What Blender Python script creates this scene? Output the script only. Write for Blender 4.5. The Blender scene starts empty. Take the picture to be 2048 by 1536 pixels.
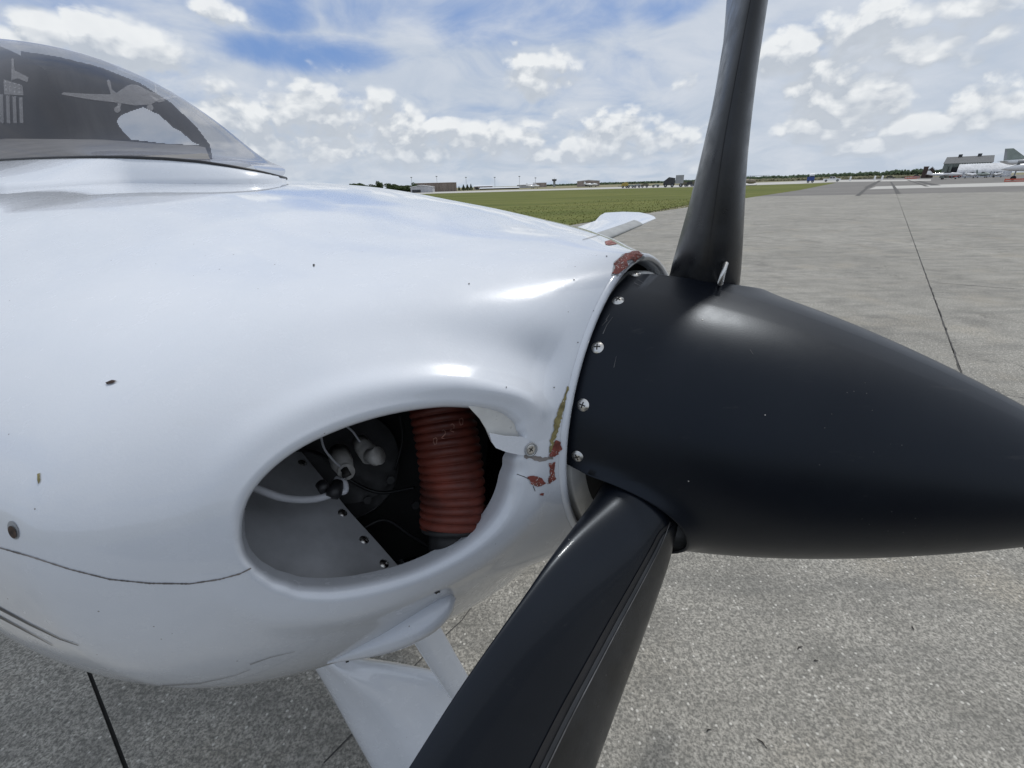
import bpy, bmesh, math, random
import numpy as np
from mathutils import Vector, Matrix
from mathutils.bvhtree import BVHTree
from mathutils.geometry import tessellate_polygon
random.seed(7); rng = np.random.default_rng(7)
SC = bpy.context.scene
PI = math.pi
# ------------------------------------------------------------------ camera
FPX = 871.9; HY = 372.0; SLOPE = -0.0275; CAMZ = 1.6
al = math.atan(-SLOPE); pit = math.atan((768 - HY) * math.cos(al) / FPX)
F = Vector((0, math.cos(pit), -math.sin(pit))); r0 = Vector((1, 0, 0)); u0 = Vector((0, math.sin(pit), math.cos(pit)))
RV = r0 * math.cos(al) - u0 * math.sin(al); UV = u0 * math.cos(al) + r0 * math.sin(al)
CAM = Vector((0, 0, CAMZ))
cd = bpy.data.cameras.new('camera'); cam = bpy.data.objects.new('camera', cd); SC.collection.objects.link(cam)
cd.sensor_width = 36; cd.lens = 36 * FPX / 2048; cd.clip_start = 0.02; cd.clip_end = 6000
M = Matrix((RV, UV, -F)).transposed().to_4x4(); M.translation = CAM; cam.matrix_world = M
SC.camera = cam
# ------------------------------------------------------------------ view, sun, sky
SC.view_settings.view_transform = 'Standard'; SC.view_settings.look = 'None'
SC.view_settings.gamma = 1; SC.view_settings.use_curve_mapping = False
SC.view_settings.exposure = -0.43
SUN_EL, SUN_AZ = 66.0, 42.0          # azimuth measured from +Y towards +X
sd = bpy.data.lights.new('sun', 'SUN'); sun = bpy.data.objects.new('sun', sd); SC.collection.objects.link(sun)
sd.energy = 2.7; sd.angle = math.radians(6.5); sd.color = (1, .98, .945)
e, z_ = math.radians(SUN_EL), math.radians(SUN_AZ)
sdir = Vector((math.sin(z_) * math.cos(e), math.cos(z_) * math.cos(e), math.sin(e)))
sun.rotation_euler = sdir.to_track_quat('Z', 'Y').to_euler(); sun.location = (0, 0, 30)

def ray(px, py):
    return (F + RV * ((px - 1024) / FPX) - UV * ((py - 768) / FPX)).normalized()

class NB:                                    # tiny node-graph builder
    def __init__(s, tree): s.t = tree; s.n = tree.nodes; s.l = tree.links
    def new(s, typ, **kw):
        n = s.n.new(typ)
        for k, v in kw.items(): setattr(n, k, v)
        return n
    def put(s, sock, v):
        if v is None: return
        if hasattr(v, 'links') or isinstance(v, bpy.types.NodeSocket): s.l.new(v, sock)
        else:
            if isinstance(v, (tuple, list)) and len(v) == 3 and sock.type == 'RGBA': v = (*v, 1)
            sock.default_value = v
    def m(s, op, a, b=None, c=None, clamp=False):
        n = s.new('ShaderNodeMath', operation=op, use_clamp=clamp)
        for i, v in enumerate((a, b, c)):
            if v is not None: s.put(n.inputs[i], v)
        return n.outputs[0]
    def vm(s, op, a, b=None):
        n = s.new('ShaderNodeVectorMath', operation=op); s.put(n.inputs[0], a)
        if b is not None: s.put(n.inputs[1], b)
        return n.outputs[1] if op in ('LENGTH', 'DOT_PRODUCT', 'DISTANCE') else n.outputs[0]
    def noise(s, vec, scale, detail=4, rough=.5, dist=0, typ='FBM', lac=2.0):
        n = s.new('ShaderNodeTexNoise'); n.noise_dimensions = '3D'
        if vec is not None: s.put(n.inputs['Vector'], vec)
        n.inputs['Scale'].default_value = scale; n.inputs['Detail'].default_value = detail
        n.inputs['Roughness'].default_value = rough; n.inputs['Distortion'].default_value = dist; n.inputs['Lacunarity'].default_value = lac
        return n.outputs[0]
    def vor(s, vec, scale, feat='F1', out=0, rnd=1):
        n = s.new('ShaderNodeTexVoronoi'); n.feature = feat
        if vec is not None: s.put(n.inputs['Vector'], vec)
        n.inputs['Scale'].default_value = scale; n.inputs['Randomness'].default_value = rnd
        return n.outputs[out]
    def rng(s, v, a, b, c=0., d=1., smooth=False):
        n = s.new('ShaderNodeMapRange'); n.clamp = True
        if smooth: n.interpolation_type = 'SMOOTHSTEP'
        s.put(n.inputs[0], v)
        for i, k in enumerate((a, b, c, d)): n.inputs[i + 1].default_value = k
        return n.outputs[0]
    def mix(s, f, a, b, mode='MIX'):
        n = s.new('ShaderNodeMix'); n.data_type = 'RGBA'; n.blend_type = mode
        s.put(n.inputs[0], f); s.put(n.inputs[6], a); s.put(n.inputs[7], b)
        return n.outputs[2]
    def comb(s, x, y, z):
        n = s.new('ShaderNodeCombineXYZ')
        for i, v in enumerate((x, y, z)): s.put(n.inputs[i], v)
        return n.outputs[0]
    def sep(s, v):
        n = s.new('ShaderNodeSeparateXYZ'); s.put(n.inputs[0], v); return n.outputs

W = bpy.data.worlds.new('World'); SC.world = W; W.use_nodes = True
nt = W.node_tree; nt.nodes.clear(); b = NB(nt)
sky = b.new('ShaderNodeTexSky'); sky.sky_type = 'NISHITA'; sky.sun_disc = False
sky.sun_elevation = math.radians(SUN_EL); sky.sun_rotation = math.radians(SUN_AZ); sky.air_density = 1.1; sky.dust_density = 1.0; sky.ozone_density = 3.0
tc = b.new('ShaderNodeTexCoord'); D = b.vm('NORMALIZE', tc.outputs['Generated'])
X, Y, Z = b.sep(D)
AZ = b.m('ARCTAN2', X, Y); EL = b.m('ARCSINE', Z)
def azel(px, py):
    d = ray(px, py); return math.atan2(d.x, d.y), math.asin(d.z)
def blob(px, py, wx, wy, az, el):
    a0, e0 = azel(px, py); a1 = azel(px + wx, py)[0] - a0; e1 = e0 - azel(px, py + wy)[1]
    dx = b.m('DIVIDE', b.m('SUBTRACT', az, a0), abs(a1)); dy = b.m('DIVIDE', b.m('SUBTRACT', el, e0), abs(e1))
    return b.m('SUBTRACT', 1.0, b.m('ADD', b.m('MULTIPLY', dx, dx), b.m('MULTIPLY', dy, dy)))
CUM = [(752, 232, 75, 48), (735, 285, 110, 48), (800, 300, 110, 40), (475, 235, 75, 36), (560, 290, 130, 42), (960, 290, 110, 38), (600, 245, 60, 34),
       (1086, 150, 62, 38), (1245, 248, 58, 32), (1260, 292, 120, 36), (1138, 298, 30, 17), (1680, 185, 120, 62),
       (1640, 255, 90, 26), (1840, 256, 70, 26), (1985, 205, 85, 44), (1720, 296, 60, 16), (225, 78, 140, 46), (432, 26, 52, 32),
       (40, 90, 100, 30), (1800, 70, 190, 80), (1570, 110, 80, 40), (1110, 315, 60, 18), (890, 258, 40, 18)]
def cumfield(off):
    el = b.m('ADD', EL, off)
    f = None
    for c_ in CUM:
        g = blob(*c_, AZ, el); f = g if f is None else b.m('SMOOTH_MAX', f, g, .25)
    f = b.m('MINIMUM', f, .55)
    dz = b.comb(X, Y, b.m('MULTIPLY', b.m('ADD', Z, off), 1.5))
    # generic cumulus field for every other direction of the horizon
    gen = b.rng(b.noise(dz, 3.0, 2, .5), .42, .72, -1.9, .55)
    band = b.rng(Z, .10, .42, 0, -1.6)
    f = b.m('MAXIMUM', b.m('MAXIMUM', f, b.m('ADD', gen, band)), -2.2)
    n1 = b.noise(dz, 9, 6, .56, .3); v1 = b.vor(b.vm('ADD', dz, b.vm('MULTIPLY', b.comb(n1, n1, n1), (.10, .10, .10))), 24)
    f = b.m('ADD', f, b.m('MULTIPLY', b.m('SUBTRACT', n1, .5), 5.2))
    f = b.m('SUBTRACT', f, b.m('MULTIPLY', v1, 1.25)); f = b.m('SUBTRACT', f, b.m('MULTIPLY', b.vor(dz, 62), .5)); f = b.m('ADD', f, .70)
    return f
f0 = cumfield(0.0); f1 = cumfield(.020)
cmask = b.rng(f0, -1.0, .25, 0, 1, True)
lit = b.rng(b.m('SUBTRACT', f0, f1), -.10, .95)            # positive on tops: thinner above
core = b.rng(f0, 0, 2.0)
shade = b.m('MULTIPLY_ADD', lit, .8, b.m('MULTIPLY', core, -.10)); shade = b.m('ADD', shade, .18, clamp=True)
fine = b.noise(D, 30, 6, .6)
shade = b.m('ADD', shade, b.m('MULTIPLY', b.m('SUBTRACT', fine, .5), .35), clamp=True)
ccol = b.mix(shade, (6.3, 7.0, 8.0), (11.6, 11.9, 12.1))
# veil of thin high cloud
den = b.m('ADD', b.m('MAXIMUM', Z, 0), .26)
P2 = b.comb(b.m('DIVIDE', X, den), b.m('DIVIDE', Y, den), 0)
vn = b.noise(P2, .9, 8, .58, .4); vn2 = b.noise(b.vm('ADD', P2, (7, 3, 1)), 3.0, 6, .56, .6)
gap = None
for c_ in [(1000, 30, 420, 75), (640, 110, 220, 45), (1330, 20, 120, 40), (560, 20, 90, 60)]:
    g = b.m('MAXIMUM', blob(*c_, AZ, EL), 0); gap = g if gap is None else b.m('MAXIMUM', gap, g)
right = b.rng(AZ, .25, .75, 0, .16)
vf = b.m('ADD', b.m('ADD', b.m('MULTIPLY', vn, .65), b.m('MULTIPLY', vn2, .35)), right)
vf = b.m('SUBTRACT', vf, b.m('MULTIPLY', gap, .17))
vmask = b.rng(vf, .27, .53, .0, 1.0, True)
vcol = b.mix(b.rng(vn2, .35, .68), (7.0, 7.9, 9.2), (8.8, 9.4, 10.3))
blue = b.mix(.80, b.vm('MULTIPLY', sky.outputs[0], (1.2, 1.2, 1.2)), (2.5, 4.3, 8.6))
hz = b.rng(Z, 0, .22, 1, 0, True)
base = b.mix(b.m('MULTIPLY', hz, .85), blue, (5.3, 6.9, 8.8))
c1 = b.mix(b.m('MULTIPLY', vmask, .93), base, vcol)
c2 = b.mix(b.m('MULTIPLY', cmask, b.rng(Z, .015, .09, .35, .97)), c1, ccol)
gl = b.m('POWER', b.m('MAXIMUM', b.vm('DOT_PRODUCT', D, tuple(sdir)), 0), 9)      # bright veil round the sun
c3 = b.mix(gl, c2, (12.5, 12.4, 12.2), 'MIX')
c3 = b.mix(b.rng(Z, -.02, -.1), c3, (2.2, 2.2, 2.1))
bg = b.new('ShaderNodeBackground'); b.put(bg.inputs[0], c3); bg.inputs[1].default_value = .1
wo = b.new('ShaderNodeOutputWorld'); b.l.new(bg.outputs[0], wo.inputs[0])

# ------------------------------------------------------------------ materials
def mat(name, col, rough=.5, metal=0, coat=0, spec=.5, fn=None):
    m = bpy.data.materials.new(name); m.use_nodes = True
    p = m.node_tree.nodes['Principled BSDF']
    p.inputs['Base Color'].default_value = (*col, 1); p.inputs['Roughness'].default_value = rough
    p.inputs['Metallic'].default_value = metal; p.inputs['Coat Weight'].default_value = coat; p.inputs['Coat Roughness'].default_value = .035
    p.inputs['Specular IOR Level'].default_value = spec
    if 'satin_b' in name: p.inputs['Specular Tint'].default_value = (.80, .89, 1.0, 1)
    if fn: fn(NB(m.node_tree), p, m)
    return m
def objc(b): return b.new('ShaderNodeTexCoord').outputs['Object']
def bump(b, p, h, strength=.2, dist=.001):
    n = b.new('ShaderNodeBump'); n.inputs['Strength'].default_value = strength; n.inputs['Distance'].default_value = dist
    b.put(n.inputs['Height'], h); b.l.new(n.outputs[0], p.inputs['Normal'])
def worn(col, amt=.12, scale=6, rough=None, rv=.1, bs=0, bscale=300, speck=None):
    def fn(b, p, m):
        c = objc(b); n = b.noise(c, scale, 6, .6)
        dk = tuple(x * (1 - amt) for x in col); lt = tuple(min(1, x * (1 + amt)) for x in col)
        cc = b.mix(b.rng(n, .3, .7), dk, lt)
        if speck:
            v = b.vor(c, speck[0]); k = b.m('LESS_THAN', v, speck[1]); k = b.m('MULTIPLY', k, b.m('GREATER_THAN', b.noise(c, speck[0] * .3, 2), speck[3]))
            cc = b.mix(k, cc, speck[2])
        b.put(p.inputs['Base Color'], cc)
        if rough is not None: b.put(p.inputs['Roughness'], b.rng(b.noise(c, scale * 2.3, 5, .6), .3, .7, rough - rv, rough + rv))
        if bs: bump(b, p, b.noise(c, bscale, 3, .5), bs, .0005)
    return fn
def paint_fn(b, p, m, skin=False):
    c = objc(b)
    n = b.noise(c, 5, 5, .6); n2 = b.noise(c, 40, 6, .65)
    cc = b.mix(b.rng(n, .35, .7), (.62, .65, .70), (.67, .695, .74))
    # faint grime smears and pin-prick bugs
    st = b.noise(b.vm('MULTIPLY', c, (3, 14, 22)), 2.2, 7, .65)
    cc = b.mix(b.m('MULTIPLY', b.rng(st, .60, .82), .10), cc, (.45, .44, .40))
    v = b.vor(c, 70); k = b.m('MULTIPLY', b.m('LESS_THAN', v, .055), b.m('GREATER_THAN', b.noise(c, 9, 2), .56))
    cc = b.mix(b.m('MULTIPLY', k, .8), cc, (.12, .10, .08))
    fl = b.vor(c, 1500, 'F1', 1); flk = b.sep(fl)[0]
    cc = b.mix(.05, cc, b.mix(flk, (.55, .6, .7), (.95, .95, .95)))
    bf = b.new('ShaderNodeNewGeometry').outputs['Backfacing']       # inner side near black: bay shade put into the colour
    if skin: cc = b.mix(bf, cc, (.015, .015, .015))
    b.put(p.inputs['Base Color'], cc)
    b.put(p.inputs['Roughness'], b.rng(n2, .3, .7, .20, .30))
    h = b.m('ADD', b.noise(c, 420, 2, .5), b.m('MULTIPLY', b.noise(c, 14, 3, .5), 5.0))
    bump(b, p, h, .10, .0005)
PAINT = mat('white_paint', (.8, .8, .8), .24, coat=.9, fn=paint_fn)
SKIN = mat('white_cowl_paint', (.8, .8, .8), .24, coat=.9, spec=.25, fn=lambda b, p, m: paint_fn(b, p, m, True))
def black_fn(b, p, m):
    c = objc(b); n = b.noise(c, 7, 6, .6); n2 = b.noise(c, 60, 5, .6)
    cc = b.mix(b.rng(n, .3, .7), (.003, .004, .0072), (.0055, .007, .011))
    sc_ = b.noise(b.vm('MULTIPLY', c, (1, 9, 9)), 9, 8, .7)
    cc = b.mix(b.m('MULTIPLY', b.rng(sc_, .63, .8), .35), cc, (.06, .058, .055))
    v = b.vor(c, 120); k = b.m('MULTIPLY', b.m('LESS_THAN', v, .06), b.m('GREATER_THAN', b.noise(c, 11, 2), .60))
    cc = b.mix(b.m('MULTIPLY', k, .22), cc, (.25, .24, .22))
    b.put(p.inputs['Base Color'], cc)
    b.put(p.inputs['Roughness'], b.rng(b.m('ADD', b.m('MULTIPLY', n, .6), b.m('MULTIPLY', n2, .4)), .3, .7, .30, .40))
    bump(b, p, b.noise(c, 700, 2, .5), .10, .0004)
BLACK = mat('satin_black_paint', (.015, .016, .02), .4, spec=.30, fn=black_fn)
BLADE = mat('satin_blade_paint', (.02, .021, .025), .3, spec=.3, coat=.12, fn=lambda b, p, m: (black_fn(b, p, m), p.inputs['Roughness'].links and b.l.remove(p.inputs['Roughness'].links[0]), setattr(p.inputs['Roughness'], 'default_value', .33)))
BOOT = mat('black_erosion_boot', (.02, .02, .022), .32, fn=worn((.013, .014, .016), .55, 22, .34, .10, .15, 400, (90, .08, (.05, .05, .05), .60)))
EDGE = mat('worn_edge', (.5, .48, .45), .5, fn=worn((.42, .40, .38), .3, 30))
STEEL = mat('steel_screw', (.62, .61, .59), .28, 1, fn=worn((.6, .59, .57), .25, 90, .3, .12))
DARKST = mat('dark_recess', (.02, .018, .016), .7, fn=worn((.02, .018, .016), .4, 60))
ALU = mat('aluminium_sheet', (.45, .46, .48), .45, .2, fn=worn((.46, .47, .49), .22, 14, .46, .12, .1, 120))
BLK = mat('engine_bay_shade_black', (.012, .012, .012), .8, fn=worn((.012, .012, .012), .3, 20))  # near-black puts the shade of bay and blade cut-outs into the colour
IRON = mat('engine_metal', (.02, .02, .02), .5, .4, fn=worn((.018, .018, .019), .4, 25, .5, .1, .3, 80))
HOSE = mat('orange_red_hose', (.36, .045, .022), .6, fn=worn((.105, .018, .009), .55, 22, .6, .12, .3, 500, (70, .10, (.3, .13, .09), .6)))
WIRE = mat('hose_groove', (.05, .008, .006), .8, fn=worn((.05, .009, .006), .3, 30))
CABLE = mat('grey_white_cable', (.52, .53, .55), .5, fn=worn((.5, .51, .54), .12, 40))
CHALK = mat('pencil_mark', (.3, .15, .12), .9, fn=worn((.27, .13, .10), .4, 90))
CERAM = mat('grey_connector', (.42, .41, .39), .45, fn=worn((.4, .39, .37), .3, 60))
PRIMER = mat('red_primer', (.26, .055, .04), .75, fn=worn((.19, .05, .038), .55, 90, .75, .1, .5, 300, (520, .30, (.55, .53, .5), .5)))
FILLER = mat('olive_fibre_filler', (.22, .19, .08), .9, fn=worn((.21, .18, .08), .5, 120, None, 0, .8, 500, (220, .25, (.5, .48, .38), .45)))
GROOVE = mat('grimy_seam', (.20, .18, .17), .9, fn=worn((.20, .18, .17), .7, 30))
SEAL = mat('black_rubber_seal', (.012, .012, .014), .5, fn=worn((.013, .013, .015), .3, 40))
PINST = mat('dark_pinstripe', (.03, .035, .045), .4, fn=worn((.03, .035, .045), .2, 40))
PLATE = mat('white_backplate', (.62, .62, .61), .35, .2, fn=worn((.62, .62, .6), .12, 30, .35, .08))
BOOTG = mat('grey_deice_boot', (.27, .28, .28), .6, fn=worn((.27, .28, .28), .15, 8))
WORNL = mat('worn_grey_line', (.14, .14, .14), .5, fn=worn((.13, .13, .135), .6, 40))
SCUFF = mat('light_scuff', (.10, .10, .105), .6, fn=worn((.10, .10, .105), .3, 60))
FADED = mat('frosted_sticker', (.62, .60, .60), .6, fn=worn((.62, .60, .60), .1, 20))
CAMLK = mat('rusty_camlock', (.10, .045, .03), .5, .5, fn=worn((.06, .035, .025), .6, 150, .5, .15))
def sticker(name, col, alpha):
    m = bpy.data.materials.new(name); m.use_nodes = True; b = NB(m.node_tree); b.n.clear()
    d = b.new('ShaderNodeBsdfDiffuse'); t = b.new('ShaderNodeBsdfTransparent'); x = b.new('ShaderNodeMixShader'); o = b.new('ShaderNodeOutputMaterial')
    n = b.noise(objc(b), 60, 4, .6); b.put(d.inputs[0], b.mix(n, tuple(c * .8 for c in col), col))
    b.put(x.inputs[0], b.rng(n, .3, .7, alpha * .85, alpha * 1.1)); b.l.new(t.outputs[0], x.inputs[1]); b.l.new(d.outputs[0], x.inputs[2]); b.l.new(x.outputs[0], o.inputs[0]); return m
STICK = sticker('frosted_white_film', (.70, .70, .73), .16)
SMEAR = sticker('grime_smear', (.16, .14, .12), .35)
def glass(name, tint, fac_boost=1.0):
    m = bpy.data.materials.new(name); m.use_nodes = True; b = NB(m.node_tree); b.n.clear()
    g = b.new('ShaderNodeBsdfGlossy'); g.inputs['Roughness'].default_value = .03; t = b.new('ShaderNodeBsdfTransparent'); x = b.new('ShaderNodeMixShader'); o = b.new('ShaderNodeOutputMaterial')
    fr = b.new('ShaderNodeLayerWeight'); fr.inputs[0].default_value = .5
    n = b.noise(objc(b), 3, 4, .6); b.put(t.inputs[0], b.mix(n, tuple(c * .92 for c in tint), tint)); g.inputs[0].default_value = (.95, .95, 1, 1)
    b.put(x.inputs[0], b.m('MULTIPLY_ADD', b.m('POWER', fr.outputs[1], 6.0), fac_boost, .045, clamp=True)); b.l.new(t.outputs[0], x.inputs[1]); b.l.new(g.outputs[0], x.inputs[2]); b.l.new(x.outputs[0], o.inputs[0]); return m
GLASS = glass('tinted_windshield', (.80, .80, .81), .60)
CABIN = mat('grey_cabin_lining', (.20, .19, .19), .8, fn=worn((.10, .095, .095), .25, 6))
DASH = mat('grey_glareshield', (.30, .29, .285), .8, fn=worn((.17, .165, .16), .2, 8))

def concrete_fn(b, p, m):
    c = b.new('ShaderNodeNewGeometry').outputs['Position']
    big = b.noise(c, .35, 6, .6); mid = b.noise(c, 3.2, 6, .62)
    st = b.noise(b.vm('MULTIPLY', c, (.5, 3.0, 1)), 1.4, 7, .62)
    sp = b.noise(c, 105, 4, .7); sp2 = b.noise(c, 48, 5, .65)
    col = b.mix(b.rng(big, .3, .7), (.32, .305, .27), (.48, .458, .41))
    col = b.mix(b.m('MULTIPLY', b.rng(mid, .45, .66), .60), col, (.20, .192, .17))
    oil = b.noise(b.vm('ADD', c, (3, 9, 0)), .9, 5, .6); col = b.mix(b.m('MULTIPLY', b.rng(oil, .54, .70), .55), col, (.11, .105, .095))
    vn_ = b.vor(b.vm('ADD', c, b.vm('MULTIPLY', b.comb(mid, big, 0), (1.6, 1.6, 0))), .55, 'DISTANCE_TO_EDGE'); hair = b.m('MULTIPLY', b.rng(vn_, .012, .002), b.rng(b.noise(c, .5, 3), .50, .56)); col = b.mix(b.m('MULTIPLY', hair, .7), col, (.08, .075, .07))
    col = b.mix(b.m('MULTIPLY', b.rng(st, .48, .66), .62), col, (.185, .182, .17))
    col = b.mix(b.m('MULTIPLY', b.rng(b.noise(c, 1.1, 5, .6), .54, .68), .60), col, (.42, .38, .31))
    col = b.mix(b.m('MULTIPLY', b.rng(sp, .44, .60), .85), col, (.115, .112, .10))
    col = b.mix(b.m('MULTIPLY', b.rng(sp2, .47, .62), .60), col, (.13, .127, .115))
    col = b.mix(b.m('MULTIPLY', b.rng(sp2, .45, .30), .35), col, (.52, .50, .45))
    v = b.vor(c, 62); vc = b.sep(b.vor(c, 62, 'F1', 1))[0]
    k = b.m('MULTIPLY', b.rng(v, .34, .20), b.m('GREATER_THAN', vc, .86)); col = b.mix(b.m('MULTIPLY', k, .7), col, (.62, .60, .55))
    v = b.vor(c, 105); vc = b.sep(b.vor(c, 105, 'F1', 1))[1]
    k = b.m('MULTIPLY', b.rng(v, .42, .15), b.m('GREATER_THAN', vc, .55)); col = b.mix(b.m('MULTIPLY', k, .45), col, (.09, .088, .08))
    b.put(p.inputs['Base Color'], col)
    h = b.m('ADD', sp, b.m('MULTIPLY', sp2, .8)); h = b.m('SUBTRACT', h, b.m('MULTIPLY', b.rng(b.vor(c, 110), 0, .5), .5))
    bump(b, p, h, .8, .004)
CONC = mat('exposed_aggregate_concrete', (.3, .3, .29), .85, spec=.3, fn=concrete_fn)
def flat_fn(c1_, c2_, sc_=.15, stretch=(1, 1, 1)):
    def fn(b, p, m):
        c = b.vm('MULTIPLY', b.new('ShaderNodeNewGeometry').outputs['Position'], stretch)
        n = b.noise(c, sc_, 7, .62); n2 = b.noise(c, sc_ * 9, 6, .6)
        b.put(p.inputs['Base Color'], b.mix(b.m('ADD', b.m('MULTIPLY', b.rng(n, .3, .7), .6), b.m('MULTIPLY', b.rng(n2, .3, .7), .4)), c1_, c2_))
    return fn
ASPH = mat('weathered_asphalt', (.13, .12, .11), .9, fn=flat_fn((.105, .10, .095), (.19, .18, .165), .08, (.6, 2, 1)))
PALE = mat('pale_concrete', (.42, .41, .38), .9, fn=flat_fn((.36, .35, .33), (.48, .47, .44)))
JOINT = mat('joint_sealant', (.02, .02, .02), .8, fn=worn((.018, .018, .018), .3, 20))
TAR = mat('tar_crack', (.05, .048, .045), .8, fn=worn((.05, .048, .045), .4, 4))
GROUND = mat('dry_field', (.2, .18, .1), .95, fn=flat_fn((.13, .13, .06), (.24, .21, .12), .02, (.5, 2, 1)))
def grass_fn(b, p, m):
    c = b.new('ShaderNodeNewGeometry').outputs['Position']
    n = b.noise(b.vm('MULTIPLY', c, (.35, 1.6, 1)), .12, 7, .62); n2 = b.noise(c, .7, 7, .65); n3 = b.noise(c, 9, 4, .6)
    col = b.mix(b.rng(n, .35, .65), (.085, .105, .026), (.16, .165, .05))
    col = b.mix(b.m('MULTIPLY', b.rng(n2, .5, .72), .5), col, (.12, .10, .045))
    col = b.mix(b.m('MULTIPLY', b.rng(n3, .45, .7), .35), col, (.055, .085, .02))
    b.put(p.inputs['Base Color'], col); bump(b, p, n3, .6, .05)
GRASS = mat('mown_grass', (.07, .1, .03), .95, spec=.1, fn=grass_fn)
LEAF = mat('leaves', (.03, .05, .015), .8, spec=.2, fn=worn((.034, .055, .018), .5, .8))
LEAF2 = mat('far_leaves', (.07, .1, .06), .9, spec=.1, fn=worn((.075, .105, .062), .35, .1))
BARK = mat('bark', (.08, .06, .045), .9, fn=worn((.08, .06, .045), .3, 5))
def metal_sheet(name, c, sc_=1.2):
    def fn(b, p, m):
        o = objc(b); x = b.sep(o)[0]
        s = b.m('SINE', b.m('MULTIPLY', x, sc_ * 6.283)); n = b.noise(b.vm('MULTIPLY', o, (1, 1, .15)), .5, 5, .6)
        col = b.mix(b.rng(n, .3, .7), tuple(k * .75 for k in c), tuple(min(1, k * 1.15) for k in c))
        b.put(p.inputs['Base Color'], col); bump(b, p, s, .5, .1)
    return mat(name, c, .6, fn=fn)
BROWN = metal_sheet('brown_cladding', (.26, .21, .18)); TAN = metal_sheet('tan_cladding', (.36, .30, .27)); PALEW = metal_sheet('pale_cladding', (.48, .48, .50))
GREYR = metal_sheet('grey_roof', (.06, .065, .07)); GREEN = metal_sheet('grey_green_cladding', (.20, .225, .20)); SILV = metal_sheet('silver_corrugated', (.55, .56, .58), .4)
WHT = mat('white_gloss', (.8, .8, .8), .3, coat=.5, fn=worn((.78, .78, .78), .05, 2)); DGL = mat('dark_glass', (.03, .035, .04), .1, fn=worn((.03, .035, .04), .2, 1))
DRK = mat('dark_opening', (.05, .05, .055), .8, fn=worn((.05, .052, .056), .3, 1)); TYRE = mat('tyre_rubber', (.02, .02, .02), .8, fn=worn((.02, .02, .02), .3, 5))
RED = mat('red_equipment_paint', (.30, .03, .02), .5, fn=worn((.28, .03, .02), .3, 2)); ORNG = mat('orange_red_barrier', (.62, .13, .07), .6, fn=worn((.6, .13, .07), .2, 2))
BLUE = mat('blue_paint', (.03, .06, .22), .4, fn=worn((.03, .06, .22), .2, 2)); OLIVE = mat('olive_drab', (.15, .14, .10), .8, fn=worn((.15, .14, .10), .3, 1))
GREY = mat('grey_paint', (.3, .31, .32), .5, fn=worn((.3, .31, .32), .15, 1)); POLE = mat('galvanised_pole', (.30, .31, .33), .6, fn=worn((.3, .31, .33), .1, 1))
GGRN = mat('pale_grey_green_paint', (.27, .31, .28), .5, fn=worn((.27, .31, .28), .2, .7))

# ------------------------------------------------------------------ object helpers
COL = SC.collection
def add(name, verts, faces, m=None, parent=None, smooth=True, mats=None, fm=None):
    me = bpy.data.meshes.new(name); me.from_pydata([tuple(v) for v in verts], [], [tuple(int(i) for i in f) for f in faces]); me.update()
    for k in (mats or [m]):
        if k: me.materials.append(k)
    if fm is not None: me.polygons.foreach_set('material_index', fm)
    if smooth: me.polygons.foreach_set('use_smooth', [True] * len(me.polygons))
    o = bpy.data.objects.new(name, me); COL.objects.link(o)
    if parent: o.parent = parent
    return o
def empty(name, loc=(0, 0, 0), rz=0, label=None, cat=None, group=None, kind=None):
    o = bpy.data.objects.new(name, None); COL.objects.link(o); o.location = loc; o.rotation_euler = (0, 0, rz); o.empty_display_size = .1
    return tag(o, label, cat, group, kind)
def tag(o, label=None, cat=None, group=None, kind=None):
    for k, v in (('label', label), ('category', cat), ('group', group), ('kind', kind)):
        if v: o[k] = v
    return o
class MB:
    def __init__(s): s.v = []; s.f = []
    def put(s, V, Fc):
        n = len(s.v); s.v += [tuple(v) for v in V]; s.f += [tuple(int(i) + n for i in f) for f in Fc]; return s
    def box(s, x0, x1, y0, y1, z0, z1):
        V = [(x, y, z) for z in (z0, z1) for y in (y0, y1) for x in (x0, x1)]
        return s.put(V, [(0, 2, 3, 1), (4, 5, 7, 6), (0, 1, 5, 4), (2, 6, 7, 3), (0, 4, 6, 2), (1, 3, 7, 5)])
    def tube(s, pts, rad, n=12, cap=True):
        pts = [Vector(p) for p in pts]; R_ = rad if hasattr(rad, '__len__') else [rad] * len(pts)
        V = []; up = Vector((0, 0, 1)); t0 = (pts[1] - pts[0]).normalized()
        nrm = t0.orthogonal().normalized()
        for i, p in enumerate(pts):
            t = (pts[min(i + 1, len(pts) - 1)] - pts[max(i - 1, 0)]).normalized()
            nrm = (nrm - t * nrm.dot(t)).normalized(); bn = t.cross(nrm)
            for k in range(n):
                a_ = 2 * PI * k / n; V.append(p + (nrm * math.cos(a_) + bn * math.sin(a_)) * R_[i])
        Fc = [(i * n + k, i * n + (k + 1) % n, (i + 1) * n + (k + 1) % n, (i + 1) * n + k) for i in range(len(pts) - 1) for k in range(n)]
        if cap: Fc += [tuple(reversed(range(n))), tuple((len(pts) - 1) * n + k for k in range(n))]
        return s.put(V, Fc)
    def prism(s, poly, y0, y1):           # poly in (x,z), extruded along y
        n = len(poly); V = [(x, y0, z) for x, z in poly] + [(x, y1, z) for x, z in poly]
        return s.put(V, [tuple(range(n)), tuple(reversed(range(n, 2 * n)))] + [(i, i + n, (i + 1) % n + n, (i + 1) % n) for i in range(n)])
    def build(s, name, m, parent=None, smooth=False): return add(name, s.v, s.f, m, parent, smooth)
def grid_faces(nr, nc, wrap=False):
    return [(i * nc + j, (i + 1) * nc + j, (i + 1) * nc + (j + 1) % nc, i * nc + (j + 1) % nc) for i in range(nr - 1) for j in range(nc if wrap else nc - 1)]
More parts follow.
